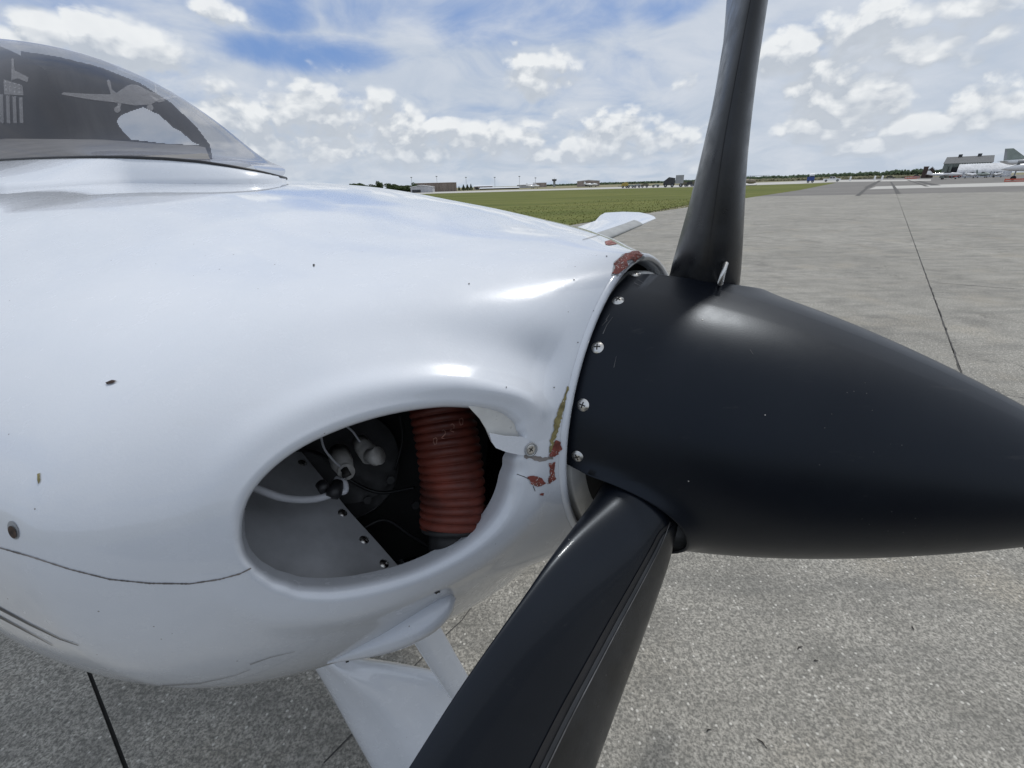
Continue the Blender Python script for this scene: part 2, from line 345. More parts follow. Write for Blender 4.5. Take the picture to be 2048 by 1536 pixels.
def at(px, py, depth): d = ray(px, py); return CAM + d * (depth / d.dot(F))      # point at a distance along the view axis
def gnd(px, py, z=0.): d = ray(px, py); return CAM + d * ((CAMZ - z) / -d.z)

# ------------------------------------------------------------------ ground
g_e1 = Vector((.625, .7806, 0)); g_e2 = Vector((.7806, -.625, 0))
add('ground', [(-3000, -500, -.03), (3000, -500, -.03), (3000, 4000, -.03), (-3000, 4000, -.03)], [(0, 1, 2, 3)], GROUND, None, False)
tag(bpy.data.objects['ground'], kind='structure')
def sheet(name, pts, z, m, kind='structure', parent=None):
    o = add(name, [(p[0], p[1], z) for p in pts], [tuple(range(len(pts)))], m, parent, False)
    if kind: tag(o, kind=kind)
    return o
# near apron: every slab is a piece of its own; sealant sheet beneath shows in the joints
E1 = [-.18 + 5 * k for k in range(-2, 14)]; E2 = [.91 + 10 * k for k in range(-3, 8)]
edge = lambda p: True
edge_l = gnd(1130, 452); edge_r = gnd(1500, 395)
cl = [edge_l + (edge_l - edge_r) * 6, edge_r]
ed_dir = (edge_r - edge_l).normalized(); ed_n = Vector((-ed_dir.y, ed_dir.x, 0))
def clip_poly(poly, p0, n):               # keep the side where (p-p0).n <= 0
    out = []
    for i in range(len(poly)):
        A, B_ = poly[i], poly[(i + 1) % len(poly)]; da = (A - p0).dot(n); db = (B_ - p0).dot(n)
        if da <= 0: out.append(A)
        if da * db < 0: out.append(A + (B_ - A) * (da / (da - db)))
    return out
far_p = gnd(1520, 393); far_q = gnd(2048, 383); fd = (far_q - far_p).normalized(); far_n = Vector((-fd.y, fd.x, 0))
apron = sheet('apron', [tuple(p) for p in clip_poly(clip_poly([g_e1 * a_ + g_e2 * c_ for a_, c_ in ((-10, -29), (64, -29), (64, 80), (-10, 80))], edge_l - ed_n * .02, ed_n), far_p - far_n * .02, far_n)], -.012, JOINT)
for i in range(len(E1) - 1):
    for j in range(len(E2) - 1):
        gp = .011; a0, a1, c0, c1_ = E1[i] + gp / 2, E1[i + 1] - gp / 2, E2[j] + gp / 2, E2[j + 1] - gp / 2
        if E1[i] > 3.5: a0, a1 = E1[i] + .0025, E1[i + 1] - .0025
        c0 = E2[j] + .007; c1_ = E2[j + 1] - .007
        poly = [g_e1 * a_ + g_e2 * c_ for a_, c_ in ((a0, c0), (a1, c0), (a1, c1_), (a0, c1_))]
        poly = clip_poly(poly, edge_l, ed_n)
        if len(poly) > 2: poly = clip_poly(poly, far_p, far_n)
        if len(poly) < 3: continue
        if max(p.y for p in poly) < -.5: continue
        n = len(poly)
        V = [(p.x, p.y, 0) for p in poly] + [(p.x, p.y, -.011) for p in poly]
        add('concrete_slab', V, [tuple(range(n))] + [(k, k + n, (k + 1) % n + n, (k + 1) % n) for k in range(n)], CONC, apron, False)
# cracks as thin tar-dark ribbons lying 2 mm above
def ribbon(name, pts, w, z, m, parent=None, jit=0, kind=None):
    P = []
    for i in range(len(pts) - 1):
        A, B_ = Vector(pts[i]), Vector(pts[i + 1]); n = max(2, int((B_ - A).length / .12)) if jit else 2
        for k in range(n): P.append(A.lerp(B_, k / n))
    P.append(Vector(pts[-1])); V = []
    for i, p in enumerate(P):
        t = (P[min(i + 1, len(P) - 1)] - P[max(i - 1, 0)]).normalized(); nn = Vector((-t.y, t.x, 0)); ww = w * (.5 + random.random() * .9) if jit else w
        o_ = nn * random.uniform(-jit, jit)
        V += [p + o_ + nn * ww / 2, p + o_ - nn * ww / 2]
    V = [(v.x, v.y, z) for v in V]
    o = add(name, V, [(2 * i, 2 * i + 1, 2 * i + 3, 2 * i + 2) for i in range(len(P) - 1)], m, parent, False)
    if kind: tag(o, kind=kind)
    return o
ribbon('crack', [g_e2 * -.95 + g_e1 * .2, g_e2 * -.95 + g_e1 * 4.8], .006, .002, TAR, apron, .012)
ribbon('crack', [g_e2 * .91 + g_e1 * 4.6, g_e2 * .91 + g_e1 * 30], .012, .003, TAR, apron, .010)
ribbon('crack', [g_e1 * 9.82 + g_e2 * 1.0, g_e1 * 9.8 + g_e2 * 6], .012, .003, TAR, apron, .02)
# pavements and grass beyond, mapped from what the photograph shows
G = gnd
def quad(name, pix, z, m): return sheet(name, [G(x, y) for x, y in pix], z, m)
sheet('taxiway', [far_p - fd * 3, far_q + fd * 260, far_q + fd * 300 + Vector((0, 500, 0)), G(1560, 360.5), G(1672, 365.2), G(1600, 378)], -.006, ASPH)
quad('pale_strip', [(1738, 378.5), (2048, 371.5), (2400, 364), (2400, 353), (2048, 364), (1752, 373)], .004, PALE)
quad('runway', [(560, 397), (880, 386.6), (1130, 380), (1400, 373.6), (1600, 367.5), (1672, 364.0), (1862, 361.5), (1862, 358.6), (1672, 360.2), (1400, 369.0), (1130, 377), (880, 383.4), (560, 392)], .002, PALE)
gp_ = [G(400, 480), edge_l - ed_dir * 14, edge_l, G(1385, 408), edge_r, G(1600, 380), G(1672, 365.6), G(1400, 373.7), G(1130, 380.2), G(880, 387), G(560, 397)]
sheet('grass_field', gp_, -.002, GRASS)
for (xa, ya, xb, yb, w_) in ((1760, 361, 1735, 375, .9), (1735, 375, 1715, 392, .35), (1782, 364, 1797, 388, .35), (1835, 362, 1872, 371, 1.2), (1815, 360, 1855, 373, .5)):
    ribbon('tar_line', [G(xa, ya), G(xb, yb)], w_, .012, TAR, None, 0, 'structure')
# tufts along the near grass margin
tv = []; tf = []
for k in range(5000):
    t = random.random(); px = random.uniform(1050, 1670)
    base = edge_l.lerp(G(1672, 366), 0) ; s_ = random.random() ** 2 * 14
    q_ = edge_l + ed_dir * random.uniform(-9, 30) + ed_n * (s_ + .0)
    h_ = random.uniform(.015, .05); a_ = random.uniform(0, PI); w_ = random.uniform(.02, .05); n = len(tv)
    tv += [(q_.x - math.cos(a_) * w_, q_.y - math.sin(a_) * w_, 0), (q_.x + math.cos(a_) * w_, q_.y + math.sin(a_) * w_, 0), (q_.x + random.uniform(-.04, .04), q_.y, h_)]
    tf.append((n, n + 1, n + 2))
tag(add('grass_tufts', tv, tf, GRASS, None, False), kind='stuff')

# ================================================================== THE AIRCRAFT
B0 = Vector((.1653, .5377, CAMZ - .2768)); yw, tl = -.644446, .061329
fa = Vector((math.cos(yw) * math.cos(tl), math.sin(yw) * math.cos(tl), math.sin(tl)))      # forward
fs = fa.cross(Vector((0, 0, 1))).normalized()                                              # starboard
fu = fs.cross(fa)                                                                          # up
npf = [np.array(v) for v in (fa, fs, fu)]; nB = np.array(B0)
def AF(x, y, z): return B0 - fa * x + fs * y + fu * z                                      # aft, starboard, up -> world
plane = empty('light_aircraft', (B0.x, B0.y, 0), 0, 'white propeller aircraft seen close up, black spinner and blades, open cooling inlet with red hose', 'airplane')
plane_off = Vector((B0.x, B0.y, 0))
def part(name, V, Fc, m, parent=None, smooth=True, mats=None, fm=None):     # world coords -> child
    o = add(name, V, Fc, m, None, smooth, mats, fm); o.parent = parent or plane
    if parent is None: o.matrix_parent_inverse = Matrix.Translation(-plane_off)
    return o
def mpart(mb, name, m, parent=None, smooth=False): return part(name, mb.v, mb.f, m, parent, smooth)

KX = np.array([0, .05, .13, .26, .5, .85, 1.3, 2.0])
WV = np.array([0.1972, 0.3087, 0.4271, 0.5602, 0.6203, 0.6227, 0.6409, 0.6334]); TV = np.array([0.1989, 0.2061, 0.2215, 0.2429, 0.2888, 0.3473, 0.3865, 0.3889]); DV = np.array([0.1298, 0.2014, 0.2837, 0.3422, 0.4147, 0.4353, 0.4376, 0.4384]); NV = np.array([1.8688, 2.0184, 2.1986, 2.3383, 2.5333, 2.9886, 3.6059, 3.3878])
DV[0] = .19
def pch(K, V, x):
    h = np.diff(K); d = np.diff(V) / h; m = np.zeros_like(V); m[0] = d[0]; m[-1] = d[-1]
    for i in range(1, len(V) - 1):
        if d[i - 1] * d[i] > 0:
            w1 = 2 * h[i] + h[i - 1]; w2 = h[i] + 2 * h[i - 1]; m[i] = (w1 + w2) / (w1 / d[i - 1] + w2 / d[i])
    i = np.clip(np.searchsorted(K, x) - 1, 0, len(K) - 2); t = (x - K[i]) / h[i]
    return V[i] * (1 + 2 * t) * (1 - t) ** 2 + V[i + 1] * t * t * (3 - 2 * t) + h[i] * (m[i] * t * (1 - t) ** 2 - m[i + 1] * t * t * (1 - t))
def bodyYZ(x, ph, side=1):
    Wd = pch(KX, WV, x); T = pch(KX, TV, x); Dn = pch(KX, DV, x)
    nn = np.where(np.asarray(ph) >= 0, pch(KX, NV, x), 2 + .3 * np.clip(x / .3, 0, 1)); cc = np.cos(ph); ss = np.sin(ph)
    y = Wd * np.sign(cc) * np.abs(cc) ** (2 / nn); z = np.where(ss >= 0, T, Dn) * np.sign(ss) * np.abs(ss) ** (2 / nn)
    return y * side, z
def bodyP(x, ph, side=1):
    y, z = bodyYZ(x, ph, side)
    return nB - x[..., None] * npf[0] + y[..., None] * npf[1] + z[..., None] * npf[2]
SX = np.array([0, .027, .06, .10, .147, .188, .275, .6, 2.2]); SP = np.radians([14, 14, 11, 6, 0, 3, 9.5, 12, 14.])
def unwarp(x, p_):                           # chart angle p' -> real angle
    return p_ + np.interp(x, SX, SP) * (1 - np.abs(p_) / (PI / 2))
def warp(x, ph):
    s_ = np.interp(x, SX, SP); up = (ph - s_) / (1 - s_ / (PI / 2)); dn = (ph - s_) / (1 + s_ / (PI / 2)); return np.where(ph >= s_, up, dn)
HOLE = [(485, 1063), (489, 1026), (500, 995), (516, 971), (543, 942), (581, 910), (622, 886), (663, 869), (716, 847), (776, 831), (841, 819), (899, 815), (945, 817), (987, 823), (1017, 838), (1034, 862), (1036, 890), (1030, 926), (1023, 964), (1014, 1002), (998, 1040), (966, 1076), (932, 1102), (890, 1128), (846, 1146), (798, 1160), (755, 1170), (694, 1181), (636, 1183), (577, 1172), (534, 1154), (502, 1128), (487, 1098)]
# find (x,ph) of the hole boundary on the analytic body
gx = np.linspace(.002, .9, 360); gp = np.linspace(-PI / 2, PI / 2, 361); GX, GP = np.meshgrid(gx, gp, indexing='ij'); PG = bodyP(GX, GP)
nC = np.array(CAM); nF, nR, nU = np.array(F), np.array(RV), np.array(UV)
def pj(P):
    d = (P - nC) @ nF; return np.stack([1024 + FPX * ((P - nC) @ nR) / d, 768 - FPX * ((P - nC) @ nU) / d], -1), d
IG, DG = pj(PG)
def chart(px, py):
    e_ = np.hypot(IG[..., 0] - px, IG[..., 1] - py); k = np.where(e_ < 9, DG, 99)
    i = np.unravel_index(k.argmin(), k.shape) if k.min() < 50 else np.unravel_index(e_.argmin(), e_.shape)
    x, p_ = GX[i], GP[i]
    for _ in range(8):
        xs_ = np.array([x, x + 1e-5, x]); ps_ = np.array([p_, p_, p_ + 1e-5]); I, _d = pj(bodyP(xs_, ps_))
        J = np.stack([(I[1] - I[0]) / 1e-5, (I[2] - I[0]) / 1e-5], 1)
        try: dl = np.linalg.solve(J, np.array([px, py]) - I[0])
        except Exception: break
        x = max(.0005, x + float(np.clip(dl[0], -.05, .05))); p_ = p_ + float(np.clip(dl[1], -.1, .1))
    return x, p_
hc = []
for (px, py) in HOLE:
    x, p_ = chart(px, py); hc.append((x, float(warp(np.array(x), np.array(p_)))))
hc = np.array(hc); SCL = .36
ctr = np.array([.078, 0.0])
rel = (hc - ctr) * np.array([1, SCL]); ang = np.unwrap(np.arctan2(rel[:, 1], rel[:, 0])); rad = np.hypot(rel[:, 0], rel[:, 1])
if ang[-1] < ang[0]: ang = ang[::-1]; rad = rad[::-1]
A3 = np.concatenate([ang - 2 * PI, ang, ang + 2 * PI]); R3 = np.concatenate([rad] * 3); o_ = A3.argsort(); A3 = A3[o_]; R3 = R3[o_]
XM, PM = 2.2, PI / 2
NT = 400
corner = [math.atan2(SCL * PM * sy, (XM if sx > 0 else 0) - ctr[0]) for sx in (1, -1) for sy in (1, -1)]
th = np.sort(np.concatenate([np.linspace(0, 2 * PI, NT, endpoint=False), np.mod(corner, 2 * PI)])); 
# denser rays toward the aft corners
th = np.sort(np.concatenate([th, np.linspace(0.01, .6, 50), 2 * PI - np.linspace(.01, .6, 50)])); th = th[np.concatenate([[True], np.diff(th) > 1e-4])]
ipi = np.abs(th - PI).argmin(); th[ipi] = PI
i0 = 0; th[0] = 0.
rb = np.interp(np.where(th > PI, th - 2 * PI, th), A3, R3)
tf_ = np.linspace(0, 2 * PI, 720, endpoint=False); rf_ = np.interp(np.where(tf_ > PI, tf_ - 2 * PI, tf_), A3, R3)
ker = np.exp(-(np.arange(-14, 15) / 6.) ** 2); ker /= ker.sum()
for _ in range(4): rf_ = np.convolve(np.concatenate([rf_[-14:], rf_, rf_[:14]]), ker, 'valid')
rb = np.interp(th, np.concatenate([tf_, [2 * PI]]), np.concatenate([rf_, rf_[:1]]))
c_, s_ = np.cos(th), np.sin(th)
tx = np.where(c_ > 0, (XM - ctr[0]) / np.maximum(c_, 1e-9), ctr[0] / np.maximum(-c_, 1e-9)); ty = SCL * PM / np.maximum(np.abs(s_), 1e-9)
rout = np.minimum(tx, ty)
NRAD = 130
uu = np.concatenate([np.linspace(0, .10, 30), .10 + .9 * np.linspace(0, 1, NRAD - 29)[1:] ** 1.35])
lin = np.linspace(0, 1, NRAD)
RR = np.zeros((NRAD, len(th)))
for j in range(len(th)):
    L_ = rout[j] - rb[j]
    near = min(.06, L_ * .55); k = 34
    RR[:k, j] = rb[j] + near * np.linspace(0, 1, k) ** 1.15
    RR[k:, j] = rb[j] + near + (L_ - near) * np.linspace(0, 1, NRAD - k + 1)[1:] ** 1.5
CX = ctr[0] + RR * c_; CY = (RR * s_) / SCL
CX = np.clip(CX, 0, XM); CY = np.clip(CY, -PM, PM)
PH = unwarp(CX, CY)
def build_half(side):
    P = bodyP(CX, PH, side); eps = 1e-3
    N = np.cross(bodyP(CX + eps, PH, side) - P, bodyP(CX, PH + eps, side) - P); N /= np.linalg.norm(N, axis=-1, keepdims=True) + 1e-12
    cen = nB - CX[..., None] * npf[0]; sg = np.sign(((P - cen) * N).sum(-1, keepdims=True)); N = N * np.where(sg == 0, 1, sg)
    d = np.cumsum(np.concatenate([np.zeros((1, len(th))), np.linalg.norm(np.diff(P, axis=0), axis=-1)]), 0)
    for _ in range(10): N = (np.roll(N, 1, 1) + 2 * N + np.roll(N, -1, 1)) / 4
    N /= np.linalg.norm(N, axis=-1, keepdims=True)
    
    inn = -.80 * npf[0] - .36 * side * npf[1] - .30 * npf[2]; inn /= np.linalg.norm(inn)
    # direction across: forwards-facing duct
    thr = np.where(th > PI, th - 2 * PI, th)
    upper = np.clip(np.sin(thr), 0, 1); lower = np.clip(-np.sin(thr), 0, 1)
    frontness = np.clip(-np.cos(thr), 0, 1)
    rl = .006 + .016 * lower * (.5 + .5 * frontness) + .004 * upper
    k = np.clip(1 - d / rl, 0, 1); dep = rl * (1 - np.sqrt(np.clip(1 - k ** 2, 0, 1)))
    fl_out = .0075 * np.exp(-((d - .028) / .016) ** 2) * np.exp(-((np.degrees(thr) - 105) / 38) ** 2)
    thd = np.degrees(thr)
    win = np.exp(-((thd - 124) / 33) ** 2)
    dent = -.016 * np.exp(-((d - .085) / .034) ** 2) * win * np.clip(CX / .02, 0, 1) ** .5
    lowlip = .004 * np.exp(-((d - .035) / .022) ** 2) * lower
    off = fl_out + dent + lowlip
    off *= np.clip((CX) / .012, 0, 1)
    P = P + N * off[..., None] + inn * dep[..., None]
    # duct wall inward of the edge
    rings = [P[0] + inn * q + (P[0].mean(0) - P[0]) * w for q, w in ((.022, .0), (.012, .0), (.005, .0))]
    return np.concatenate([np.array(rings), P]), inn, N
P1, INN, N1 = build_half(1); P2_, _, _ = build_half(-1)
nrr = P1.shape[0]; nth = len(th)
def half_faces(sel, flip):
    out = []
    for j in sel:
        j2 = (j + 1) % nth
        for i in range(nrr - 1):
            f = (i * nth + j, (i + 1) * nth + j, (i + 1) * nth + j2, i * nth + j2)
            out.append(f[::-1] if flip else f)
    return out
def compact(V, Fc):
    used = sorted({i for f in Fc for i in f}); mp = {k: i for i, k in enumerate(used)}
    return [V[k] for k in used], [tuple(mp[i] for i in f) for f in Fc]
def cowl(name, sel):
    V = list(P1.reshape(-1, 3)) + list(P2_.reshape(-1, 3)); Fc = half_faces(sel, False) + [tuple(i + nrr * nth for i in f) for f in half_faces(sel, True)]
    V, Fc = compact(V, Fc)
    o = part(name, V, Fc, SKIN); bm = bmesh.new(); bm.from_mesh(o.data)
    bmesh.ops.remove_doubles(bm, verts=bm.verts, dist=2e-5); bmesh.ops.recalc_face_normals(bm, faces=bm.faces)
    tot = sum(f.normal.dot(f.calc_center_median() - (B0 - fa * ((B0 - f.calc_center_median()).dot(fa)))) for f in bm.faces)
    if tot < 0: bmesh.ops.reverse_faces(bm, faces=bm.faces)
    bm.to_mesh(o.data); bm.free(); o.data.polygons.foreach_set('use_smooth', [True] * len(o.data.polygons)); return o
upsel = [j for j in range(nth) if th[j] < PI - 1e-6]; dnsel = [j for j in range(nth) if th[j] >= PI - 1e-6]
upper_cowl = cowl('upper_cowl', upsel); lower_cowl = cowl('lower_cowl', dnsel)
def bvh_of(*obs):
    V = []; Fc = []
    for o in obs:
        n = len(V); V += [o.matrix_world @ v.co if False else Vector(v.co) for v in o.data.vertices]; Fc += [tuple(i + n for i in p.vertices) for p in o.data.polygons]
    return BVHTree.FromPolygons(V, Fc)
bvB = bvh_of(upper_cowl, lower_cowl)
def hit(px, py, bv=None, off=.0006):
    h = (bv or bvB).ray_cast(CAM, ray(px, py))
    if h[0] is None: return None, None
    n = h[1]; n = n if n.dot(h[0] - CAM) < 0 else -n
    return h[0] + n * off, n
def decal(name, poly, m, parent, bv=None, off=.0006, rough=0, step=6, hold=None):
    """a thin film, cut to an outline and pressed onto the surface"""
    P = []
    for i in range(len(poly)):
        A = Vector(poly[i]); B_ = Vector(poly[(i + 1) % len(poly)]); n = max(1, int((B_ - A).length / step))
        for k in range(n):
            p = A.lerp(B_, k / n)
            if rough: p += Vector((random.uniform(-rough, rough), random.uniform(-rough, rough)))
            P.append(p)
    tris = [tuple(P[i] if isinstance(i, int) else i for i in t) for t in tessellate_polygon([[Vector((p.x, p.y, 0)) for p in P]])]
    lim = max(step * 2.2, 9); out = []; work = list(tris)
    while work:
        a_, b_, c_t = work.pop(); la, lb_, lc = (a_ - b_).length, (b_ - c_t).length, (c_t - a_).length; mx = max(la, lb_, lc)
        if mx <= lim or len(out) > 4000: out.append((a_, b_, c_t)); continue
        if mx == la: m_ = (a_ + b_) / 2; work += [(a_, m_, c_t), (m_, b_, c_t)]
        elif mx == lb_: m_ = (b_ + c_t) / 2; work += [(a_, b_, m_), (a_, m_, c_t)]
        else: m_ = (a_ + c_t) / 2; work += [(a_, b_, m_), (m_, b_, c_t)]
    V = []; Fc = []; idx = {}
    def vid(p):
        k = (round(p.x, 3), round(p.y, 3))
        if k not in idx:
            h, n = hit(p.x, p.y, bv, off); idx[k] = -1 if h is None else len(V)
            if h is not None: V.append(h)
        return idx[k]
    for t in out:
        f = tuple(vid(p) for p in t)
        if min(f) >= 0 and len(set(f)) == 3: Fc.append(f)
    return part(name, V, Fc, m, parent) if Fc else None
def strip(name, pts, wpx, m, parent, bv=None, off=.0006, step=8, taper=False, rough=0):
    P = []
    for i in range(len(pts) - 1):
        A = Vector(pts[i]); B_ = Vector(pts[i + 1]); n = max(1, int((B_ - A).length / step))
        for k in range(n): P.append(A.lerp(B_, k / n))
    P.append(Vector(pts[-1])); V = []; Fc = []; last = False
    for i, p in enumerate(P):
        t = (P[min(i + 1, len(P) - 1)] - P[max(i - 1, 0)]).normalized(); nn = Vector((-t.y, t.x)); w = wpx * (1 - i / len(P) * .8 if taper else 1) / 2
        if rough: w *= random.uniform(1 - rough, 1 + rough)
        h1, _ = hit(*(p + nn * w), bv, off); h2, _ = hit(*(p - nn * w), bv, off)
        if h1 is None or h2 is None or (h1 - h2).length > .1: last = False; continue
        V += [h1, h2]
        if last and (V[-4] - h1).length < .3: n = len(V); Fc.append((n - 4, n - 3, n - 1, n - 2))
        last = True
    if Fc: return part(name, V, Fc, m, parent)

# ---- screws
def screw_mesh(r, mname='screw_head', cross=True, flat=False):
    mb = MB(); nr = 6; n = 24; V = [(0, 0, .34 * r if not flat else .06 * r)]
    for i in range(1, nr + 1):
        q = i / nr; h = (.34 * r * (1 - q ** 2.4)) if not flat else .06 * r * (1 - q ** 8)
        for k in range(n): a_ = 2 * PI * k / n; V.append((r * q * math.cos(a_), r * q * math.sin(a_), h))
    Fc = [(0, 1 + k, 1 + (k + 1) % n) for k in range(n)] + [(1 + (i - 1) * n + k, 1 + i * n + k, 1 + i * n + (k + 1) % n, 1 + (i - 1) * n + (k + 1) % n) for i in range(1, nr) for k in range(n)]
    me = bpy.data.meshes.new(mname); nf = len(Fc)
    prof_ = (lambda q: .34 * r * (1 - q ** 2.4)) if not flat else (lambda q: .06 * r * (1 - q ** 8)); L = .52 * r; w = .10 * r
    for (ax, ay) in ((1, 0), (0, 1)):      # cross recess, dark
        for i in range(6):
            n0 = len(V)
            for (ee, ss_) in ((i, -1), (i + 1, -1), (i + 1, 1), (i, 1)):
                a0_ = -L + 2 * L * ee / 6; x, y = (a0_, ss_ * w) if ax else (-ss_ * w, a0_); V.append((x, y, prof_(math.hypot(x, y) / r) + .035 * r + (.004 * r if ay else 0)))
            Fc.append((n0, n0 + 1, n0 + 2, n0 + 3))
    me.from_pydata(V, [], Fc); me.materials.append(STEEL); me.materials.append(DARKST)
    me.polygons.foreach_set('material_index', [0] * nf + [1] * (len(Fc) - nf)); me.polygons.foreach_set('use_smooth', [True] * len(Fc)); return me
def screw(me, pos, nrm, parent, roll=0, name='screw'):
    o = bpy.data.objects.new(name, me); COL.objects.link(o); o.parent = parent
    o.matrix_basis = Matrix.Translation(pos) @ nrm.to_track_quat('Z', 'Y').to_matrix().to_4x4() @ Matrix.Rotation(roll, 4, 'Z'); return o

# ---- spinner
RS, LS, p0, p1, SB = .18, .4625, 1.616, .9266, .0678
def sprof(t):
    x = np.clip(t / LS, 0, 1); xe = .93; r_ = RS * (1 - np.minimum(x, xe) ** p0) ** p1
    return r_ * np.sqrt(np.clip(1 - (np.maximum(x - xe, 0) / (1 - xe)) ** 2, 0, 1))
gam = math.radians(104.241)
slots = [(gam - math.radians(6) + 2 * PI * k / 3) for k in range(3)]
slots[2] = gam - 2 * PI / 3 - math.radians(8); slots[0] = gam + math.radians(2); slots[1] = gam + 2 * PI / 3 - math.radians(7)
SW, SD = math.radians(24), .122
SDk = lambda sc_: .136 if sc_ == slots[0] else .124
angs = []
for sc_ in slots:
    angs += list(sc_ + SW * np.sin(np.linspace(-PI / 2, PI / 2, 61))); nxt = 2 * PI / 3 - 2 * SW; angs += list(sc_ + SW + nxt * np.linspace(0, 1, 42)[1:-1])
angs = np.array(sorted(np.mod(angs, 2 * PI)))
def tmin(a_):
    t = 0.0
    for sc_ in slots:
        d_ = (a_ - sc_ + PI) % (2 * PI) - PI
        if abs(d_) < SW: t = max(t, SDk(sc_) * max(0., 1 - (abs(d_) / SW) ** 2.3) ** (1 / 2.3))
    return t
T0 = np.array([tmin(a_) for a_ in angs]); T0 = np.maximum(T0, 0)
NTS = 90; SV = []
for i in range(NTS):
    q = (i / (NTS - 1)) ** 1.15
    for j, a_ in enumerate(angs):
        t = T0[j] + (LS * .9995 - T0[j]) * q; r = float(sprof(t))
        # raised collar round each blade cut-out
        for sc_ in slots:
            d_ = (a_ - sc_ + PI) % (2 * PI) - PI
            ed_ = max(abs(d_) / SW, 1e-6); rho = ((ed_) ** 2.3 + (t / SDk(sc_)) ** 2.3) ** (1 / 2.3)
            r += (.0025 if sc_ == slots[0] else .0085) * math.exp(-(max(rho - 1, 0) / .09) ** 1.3) * min(1, t / .03) * (1 if t >= 0 else 0)
        v = B0 + fa * t + fs * (r * math.cos(a_)) + fu * (r * math.sin(a_)); SV.append(v)
na = len(angs); SF = grid_faces(NTS, na, True)
spinner = part('spinner', SV, SF, BLACK)
bvS = bvh_of(spinner)
so = spinner.modifiers.new('thickness', 'SOLIDIFY'); so.thickness = .0035; so.offset = -1
bm = bmesh.new(); bm.from_mesh(spinner.data); bmesh.ops.recalc_face_normals(bm, faces=bm.faces)
fc = max(bm.faces, key=lambda f: f.calc_center_median().z)
if fc.normal.z < 0: bmesh.ops.reverse_faces(bm, faces=bm.faces)
bm.to_mesh(spinner.data); bm.free(); spinner.data.polygons.foreach_set('use_smooth', [True] * len(spinner.data.polygons))
SM = screw_mesh(.0066)
for k, (px, py) in enumerate([(1272, 549), (1236, 601), (1195, 695), (1166, 810), (1155, 913)]):
    h, n = hit(px, py, bvS, .0002)
    if h:
        v = h - B0; t = v.dot(fa); n = (v - fa * t).normalized() * .97 + fa * .1; screw(SM, h, n.normalized(), spinner, random.uniform(0, 1.5))
for a_ in np.arange(gam + .6, gam + 5, .28):      # the rest of the ring, round the far side
    if tmin(a_) == 0 and 110 < math.degrees(a_) % 360 < 340: n = fs * math.cos(a_) + fu * math.sin(a_); screw(SM, B0 + fa * .0126 + n * (RS + .0002), n, spinner, a_)
# worn bright rim along the base edge and small lip scuffs
V = []; 
for j, a_ in enumerate(angs):
    for q in (-.0006, .0006):
        t = T0[j] - .0003 + q * .0; r = float(sprof(max(t, 0))) - (.0012 if q < 0 else -.0004) + .0085 * (1 if T0[j] > .03 else T0[j] / .03) * (T0[j] > 0)
        V.append(B0 + fa * (t - .0004) + fs * (r * math.cos(a_)) + fu * (r * math.sin(a_)))
Fr = [(2 * j, 2 * j + 1, (2 * j + 3) % (2 * na), (2 * j + 2) % (2 * na)) for j in range(na) if T0[j] == 0 and T0[(j + 1) % na] == 0]
part('worn_rim', V, Fr, EDGE, spinner)
for pl in ([(1190, 560 - 90 + 88), (1193, 556)],):
    pass
# backplate and hub
mb = MB(); n = 96; V = []
for (t, r) in ((.004, .0), (.004, .1745), (.001, .1765), (-.012, .1765), (-.016, .172), (-.016, 0)):
    for k in range(n): a_ = 2 * PI * k / n; V.append(B0 + fa * t + (fs * math.cos(a_) + fu * math.sin(a_)) * max(r, .0005))
part('backplate', V, grid_faces(6, n, True), PLATE)
mb = MB(); mb.tube([B0 + fa * .0045, B0 + fa * .0055], .150, 64); mb.tube([B0 + fa * .0, B0 + fa * .14], .085, 40)  # thin black disc over the backplate stands in for shade in the cut-outs
for g in (gam, gam - 2 * PI / 3, gam + 2 * PI / 3): d_ = fs * math.cos(g) + fu * math.sin(g); mb.tube([B0 + fa * SB + d_ * .05, B0 + fa * SB + d_ * .128], .052, 32)
hub_with_shade_disc = mpart(mb, 'hub_with_shade_disc', BLK, None, True)
# spacer ring behind the spinner on the cowl nose
n = 96
for nm_, m_, rows_ in (('nose_lip', PAINT, ((.0012, .9995), (-.0025, .997), (-.0050, .985), (-.0055, .965), (-.003, .948), (.012, .935))), ('nose_bulkhead', BLK, ((.006, .94), (.022, .94), (.024, .05)))):
  V = []
  for (x, k_) in rows_:
    for k in range(n):
        a_ = 2 * PI * k / n; aw = (a_ + PI) % (2 * PI) - PI; sg_ = 1 if abs(aw) <= PI / 2 else -1
        ah = aw if sg_ > 0 else (PI - abs(aw)) * (1 if aw > 0 else -1); y, z = bodyYZ(np.array(0.), np.array(ah), sg_); V.append(AF(x, float(y) * k_, float(z) * k_))
  part(nm_, V, grid_faces(len(rows_), n, True), m_)

